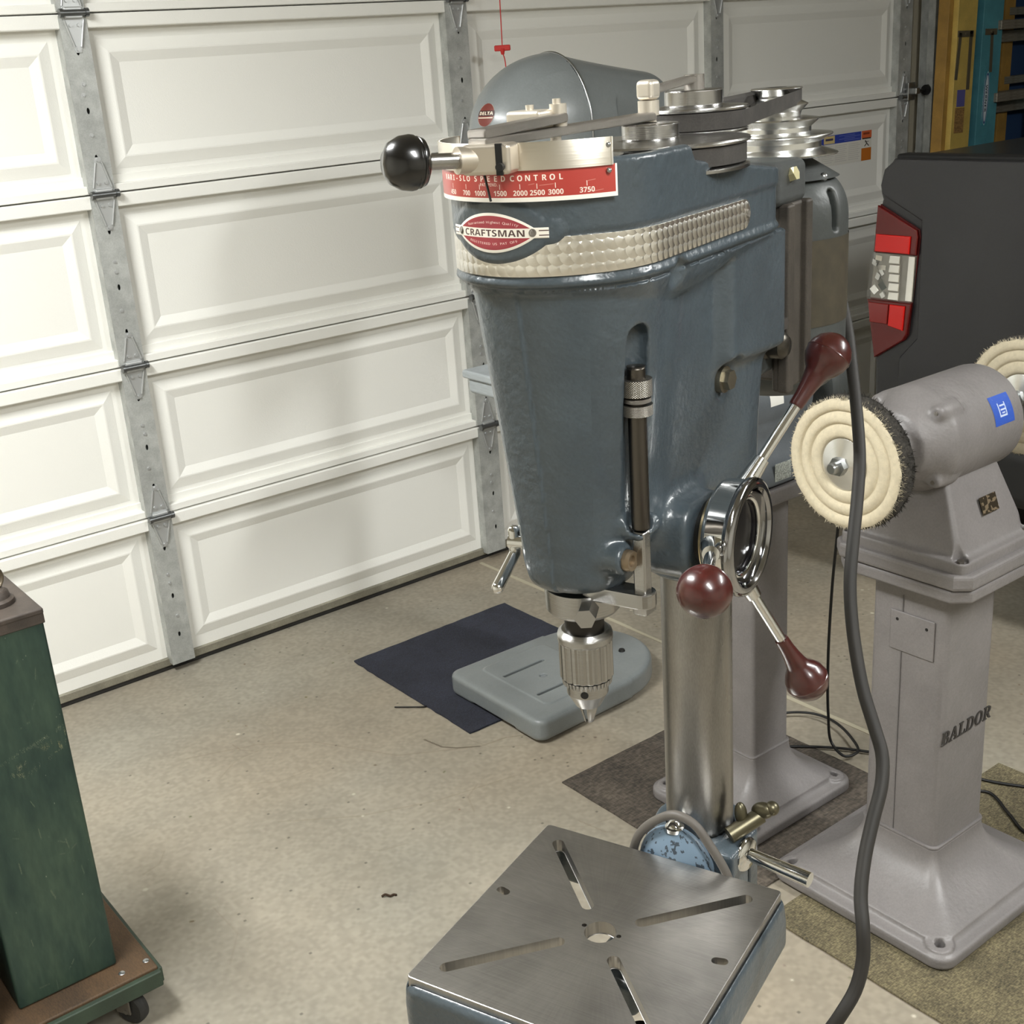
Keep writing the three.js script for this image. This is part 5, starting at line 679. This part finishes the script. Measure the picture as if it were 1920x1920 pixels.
// ---------------------------------------------------------------- ladders against the front wall
{
  const yel = std({ map: rep(tint(0xc4a95a, 0.14, [5, 4], 381), 3), roughness: 0.5 }), amber = std({ map: rep(tint(0xa07c3c, 0.2, [5, 4], 385), 3), roughness: 0.55 }), blu = std({ map: rep(tint(0x4f8c97, 0.14, [5, 4], 391), 3), roughness: 0.5 }), blu2 = std({ map: rep(tint(0x3d6a86, 0.14, [5, 4], 393), 3), roughness: 0.5 }), tread = std({ map: rep(tint(0x8f887b, 0.2, [6, 4], 395), 3), metalness: 0.5, roughness: 0.5 }), gspr = std({ color: 0x6d6552, roughness: 0.5, metalness: 0.4 });
  const rail = (x0, x1, z, H, c = 0.03, lean = 0) => { const w = x1 - x0, gs = [box(w, H, 0.006, 0, 0, 0, 0.002), box(0.006, H, c, -w / 2 + 0.003, 0, -c / 2, 0.002), box(0.006, H, c, w / 2 - 0.003, 0, -c / 2, 0.002)]; return boxed([geo(gs).translate(0, H / 2, 0).rotateZ(-lean).translate((x0 + x1) / 2, 0.01, z)]); };
  const bandP = (x, y, w, h, z, lean) => box(w, h, 0.002, 0, 0, 0).rotateZ(-lean).translate(x, y, z);
  const ln = 0.024;
  const a = thing('stepladder', 'closed yellow fibreglass stepladder leaning beside the garage door track', 'ladder', [-0.026, 0, 0.19]);
  part('side_rail', rail(0.067, 0.208, 0.012, 2.25, 0.04, ln), yel, a); part('rear_rail', rail(0.034, 0.066, -0.012, 2.25, 0.05, ln), amber, a);
  part('spreader', [bandP(0.168, 1.70, 0.115, 0.026, 0.0175, ln), bandP(0.206, 1.59, 0.022, 0.24, 0.0175, ln), bandP(0.12, 1.61, 0.02, 0.19, 0.0175, 0.1), lathe([[0, 0.006], [0.008, 0.004], [0.008, 0]], 16, [0.168, 1.7, 0.018], [0.168, 1.7, 1])].map(flat), gspr, a, 'folded grey spreader');
  part('sticker', bandP(0.158, 1.437, 0.058, 0.07, 0.0165, ln), std({ color: 0x5a5890, roughness: 0.6 }), a, 'violet label'); part('sticker', bandP(0.153, 1.345, 0.068, 0.105, 0.0165, ln), std({ map: tex(64, 64, (u, v) => hex(0x8d6d42).map((c) => c * (0.8 + 0.4 * vnoise(u * 8, v * 30, 64, 401))), true), roughness: 0.6 }), a, 'brown warning label');
  part('top_cap', [box(0.2, 0.03, 0.1, 0.17, 2.275, 0.0, 0.008)], amber, a); for (const x of [0.035, 0.14]) part('foot', [box(0.07, 0.03, 0.05, x, 0.016, -0.005, 0.006)], M.rubber, a);
  const b = thing('stepladder', 'blue fibreglass stepladder with grey treads right of the yellow one', 'ladder', [0.0, 0, 0.165]);
  part('side_rail', rail(0.272, 0.425, 0.012, 2.3, 0.05, ln), blu, b); part('side_rail', rail(0.88, 1.03, 0.012, 2.3, 0.05, -ln), blu, b); part('rear_rail', rail(0.222, 0.268, -0.018, 2.3, 0.05, ln), blu2, b); part('rear_rail', rail(1.035, 1.08, -0.018, 2.3, 0.05, -ln), blu2, b);
  for (let k = 0; k < 7; k++) part('tread', [box(0.5, 0.04, 0.085, 0.68, 0.19 + k * 0.307, -0.01, 0.004), box(0.5, 0.05, 0.006, 0.68, 0.14 + k * 0.307, -0.05, 0.002)], tread, b);
  part('spreader', [bandP(0.375, 1.70, 0.09, 0.026, 0.0175, ln), bandP(0.385, 1.615, 0.02, 0.17, 0.0175, -0.02), lathe([[0, 0.006], [0.008, 0.004], [0.008, 0]], 16, [0.375, 1.7, 0.018], [0.375, 1.7, 1])].map(flat), gspr, b);
  const wr = canvasTex(160, 640, (g, w, h) => { g.fillStyle = '#3f8593'; g.fillRect(0, 0, w, h); const el = (k, c) => { g.fillStyle = c; g.beginPath(); g.ellipse(w / 2, h / 2, w * 0.49 * k, h * 0.49 * (0.6 + 0.4 * k), 0, 0, 7); g.fill(); }; el(1, '#9fc4c8'); el(0.88, '#27447e'); el(0.66, '#c9d3d8'); g.save(); g.translate(w / 2, h / 2); g.rotate(PI / 2); g.fillStyle = '#1d2740'; g.font = 'bold 78px sans-serif'; g.textAlign = 'center'; g.textBaseline = 'middle'; g.fillText('WERNER', 0, 4, 400); g.restore(); });
  part('name_label', bandP(0.364, 1.42, 0.042, 0.235, 0.0168, ln + 0.02), std({ map: wr, roughness: 0.5 }), b, 'oval maker\'s label');
  part('top_cap', [box(0.7, 0.03, 0.12, 0.66, 2.33, 0.0, 0.008)], blu2, b); for (const x of [0.3, 1.0]) part('foot', [box(0.1, 0.03, 0.06, x, 0.016, -0.005, 0.006)], M.rubber, b);
  const c = thing('stepladder', 'amber fibreglass ladder standing behind the blue one\'s treads', 'ladder', [0.0, 0, 0.082]);
  part('side_rail', rail(0.575, 0.61, 0.012, 2.2, 0.03, ln), amber, c); part('side_rail', rail(0.615, 0.665, 0.006, 2.2, 0.03, ln), amber, c); part('side_rail', rail(1.05, 1.1, 0.012, 2.2, 0.03, -ln), amber, c);
  for (let k = 0; k < 7; k++) part('tread', [box(0.42, 0.035, 0.03, 0.84, 0.28 + k * 0.3, -0.004, 0.004)], tread, c);
  const e = thing('plastic_sheet', 'dark blue panel standing behind the ladders', 'panel', [0.0, 0, 0.03]);
  part('sheet', boxed([box(0.5, 2.0, 0.008, 0.97, 1.0, 0, 0.002)]), std({ color: 0x2b4468, roughness: 0.6 }), e);
}

// ---------------------------------------------------------------- small things
{ // warning label on the door
  const lab = canvasTex(512, 512, (g, w, h) => { g.fillStyle = '#e4e1d8'; g.fillRect(0, 0, w, h); g.fillStyle = '#3346a6'; g.fillRect(0, 0, w * 0.8, h * 0.29); g.fillStyle = '#e0c98c'; g.fillRect(w * 0.1, h * 0.02, w * 0.2, h * 0.25); g.fillStyle = '#46405e'; g.fillRect(w * 0.13, h * 0.1, w * 0.14, h * 0.07); g.fillStyle = '#6f7cc4'; for (let i = 0; i < 4; i++) g.fillRect(w * (0.38 + 0.1 * (i % 2)), h * (0.05 + 0.055 * i), w * 0.3, h * 0.02); g.fillStyle = '#d8683a'; g.fillRect(w * 0.81, 0, w * 0.19, h * 0.24); g.fillStyle = '#8c3d20'; g.fillRect(w * 0.84, h * 0.06, w * 0.12, h * 0.07); g.fillStyle = '#2b241e'; g.fillRect(w * 0.82, h * 0.24, w * 0.17, h * 0.04); g.strokeStyle = '#2b241e'; g.lineWidth = 9; g.beginPath(); g.moveTo(w * 0.88, h * 0.32); g.lineTo(w * 0.91, h * 0.42); g.lineTo(w * 0.87, h * 0.52); g.moveTo(w * 0.91, h * 0.42); g.lineTo(w * 0.95, h * 0.52); g.moveTo(w * 0.87, h * 0.38); g.lineTo(w * 0.95, h * 0.37); g.stroke(); g.fillStyle = '#c5711f'; g.fillRect(w * 0.81, h * 0.58, w * 0.19, h * 0.42); g.fillStyle = '#cfccc6'; for (let r = 0; r < 9; r++) for (let c2 = 0; c2 < 3; c2++) g.fillRect(w * (0.06 + 0.25 * c2), h * (0.36 + r * 0.065), w * (0.19 + 0.03 * ((r * 7 + c2) % 2)), h * 0.02); });
  const l = tag(part('warning_label', new THREE.PlaneGeometry(0.36, 0.125).translate(-0.395, 1.272, 0.0022), std({ map: lab, roughness: 0.6 })), 'paper warning label with a blue stripe and orange square on the door', 'label');
}
{ // emergency release cord
  const r = thing('release_cord', 'red emergency release cord with a T-shaped handle hanging before the door', 'cord', [-2.325, 0, 0.135]);
  const red = std({ color: 0xc22a26, roughness: 0.5 });
  part('cord', tube([[0.03, 2.6, -0.03], [0.012, 2.2, -0.01], [0.002, 1.9, 0], [0, 1.775, 0]], 0.0018, 40, 8), red, r); part('handle', [box(0.052, 0.018, 0.012, 0, 1.766, 0, 0.004, 3), lathe([[0.009, 0.012], [0.007, 0.004], [0.005, -0.006], [0, -0.006]], 20, [0, 1.752, 0], [0, 2, 0])].map((g) => g.rotateY(-0.64)), red, r); part('cord_tail', tube([[0, 1.75, 0], [0.006, 1.735, 0], [0.009, 1.70, 0.001], [0.01, 1.66, 0]], 0.0018, 20, 8), red, r);
}
{ // thick cord of the front press, from its motor down to the floor
  const pts = [[-3.8828, 1.5124, 2.6513], [-3.8734, 1.5063, 2.6558], [-3.8671, 1.4952, 2.6617], [-3.8649, 1.4787, 2.6708], [-3.8713, 1.4501, 2.6857], [-3.8999, 1.4085, 2.7165], [-3.9291, 1.3687, 2.7461], [-3.9532, 1.3394, 2.768], [-3.9821, 1.3066, 2.7879], [-4.0062, 1.278, 2.8028], [-4.031, 1.2454, 2.819], [-4.0467, 1.2161, 2.8339], [-4.06, 1.1871, 2.8506], [-4.0711, 1.1585, 2.8685], [-4.0793, 1.1326, 2.8876], [-4.0878, 1.1143, 2.9028], [-4.1026, 1.0947, 2.914], [-4.1253, 1.0692, 2.9219], [-4.147, 1.0442, 2.9304], [-4.1654, 1.0195, 2.9411], [-4.1783, 0.9994, 2.9539], [-4.1857, 0.973, 2.9604], [-4.1976, 0.9491, 2.9624], [-4.2145, 0.928, 2.9594], [-4.2262, 0.8855, 2.9433], [-4.2125, 0.7635, 2.9029], [-4.1264, 0.4888, 2.8267], [-3.972, 0.0827, 2.7286]];
  const c = thing('power_cord', 'thick dark grey power cord hanging from the motor of the front drill press', 'cord'); part('cable', tube(pts, 0.0062, 260, 14), M.cord, c); part('strain_relief', [rod(pts[0], pts[1], 0.0085)], M.black, c);
}
const fl = (x, z) => [x, 0.0095, z];
const fh = (x, z) => [x, 0.0178, z];
const thin = (name, label, pts, r = 0.0036) => tag(part(name, tube(pts, r, 160, 8), M.black.clone()), label, 'cord');
thin('power_cord', 'thin black cord hanging from the bench grinder and looping on the floor', [[-2.8, 0.86, 1.76], [-2.72, 0.8, 1.79], [-2.70, 0.72, 1.785], [-2.70, 0.5, 1.77], [-2.69, 0.3, 1.755], [-2.665, 0.12, 1.74], [-2.655, 0.035, 1.745], fh(-2.66, 1.79), fh(-2.62, 1.80), fh(-2.575, 1.745), fh(-2.54, 1.66), fh(-2.545, 1.60), fh(-2.585, 1.55), fh(-2.66, 1.52)]);
thin('power_cord', 'thin black cord lying across the floor behind the two pedestals', [fl(-2.735, 1.635), fl(-2.70, 1.665), fl(-2.63, 1.745), fl(-2.59, 1.81), fl(-2.53, 1.92), fl(-2.5, 2.08), fl(-2.46, 2.16), fl(-2.40, 2.25), fl(-2.2, 2.4)]);
thin('power_cord', 'black cord lying behind the buffing machine\'s pedestal, right edge', [[-2.66, 0.0095, 2.02], [-2.645, 0.0095, 2.03], fl(-2.62, 2.06), fl(-2.54, 2.115), fl(-2.585, 2.2), fl(-2.625, 2.27), fl(-2.6, 2.4), fl(-2.4, 2.6)]);
tag(part('hex_key', tube([[-3.331, 0.0035, 0.724], [-3.29, 0.0035, 0.764], [-3.27, 0.0035, 0.783], [-3.264, 0.0035, 0.786], [-3.256, 0.0035, 0.784], [-3.246, 0.0035, 0.78]], 0.0022, 40, 6), std({ color: 0x1c1a18, metalness: 0.6, roughness: 0.4 })), 'small black L-shaped hex key on the floor by the blue carpet', 'hex key');
tag(part('twig', tube([[-3.83, 0.0035, 1.434], [-3.822, 0.0065, 1.437], [-3.814, 0.0035, 1.446], [-3.806, 0.003, 1.446], [-3.802, 0.003, 1.452]], 0.0026, 40, 7), std({ color: 0x3a2a1c, roughness: 0.9 })), 'tiny dark curled scrap alone on the bare floor', 'scrap');

// ---------------------------------------------------------------- ceiling lamps
for (const [x, z, turn, L, I, label] of FIXTURES) {
  const t = thing('fluorescent_light', label, 'ceiling light', [x, 2.78, z], turn);
  part('housing', [extrude([[-0.16, -0.075], [0.16, -0.075], [0.11, 0], [-0.11, 0]], L + 0.06).translate(0, 0, -L / 2 - 0.03).rotateY(PI / 2)], M.white, t);
  const glow = std({ color: 0xffffff, emissive: LAMP_COLOUR, emissiveIntensity: I * 0.55, roughness: 0.5 });
  part('diffuser', [box(L, 0.012, 0.28, 0, -0.079, 0, 0.004)], glow, t);
  const a = new THREE.RectAreaLight(LAMP_COLOUR, I, L, 0.28); a.position.set(x, 2.78 - 0.0875, z); a.rotation.set(-PI / 2, 0, turn, 'XYZ'); scene.add(a);
}
renderer.render(scene, camera);
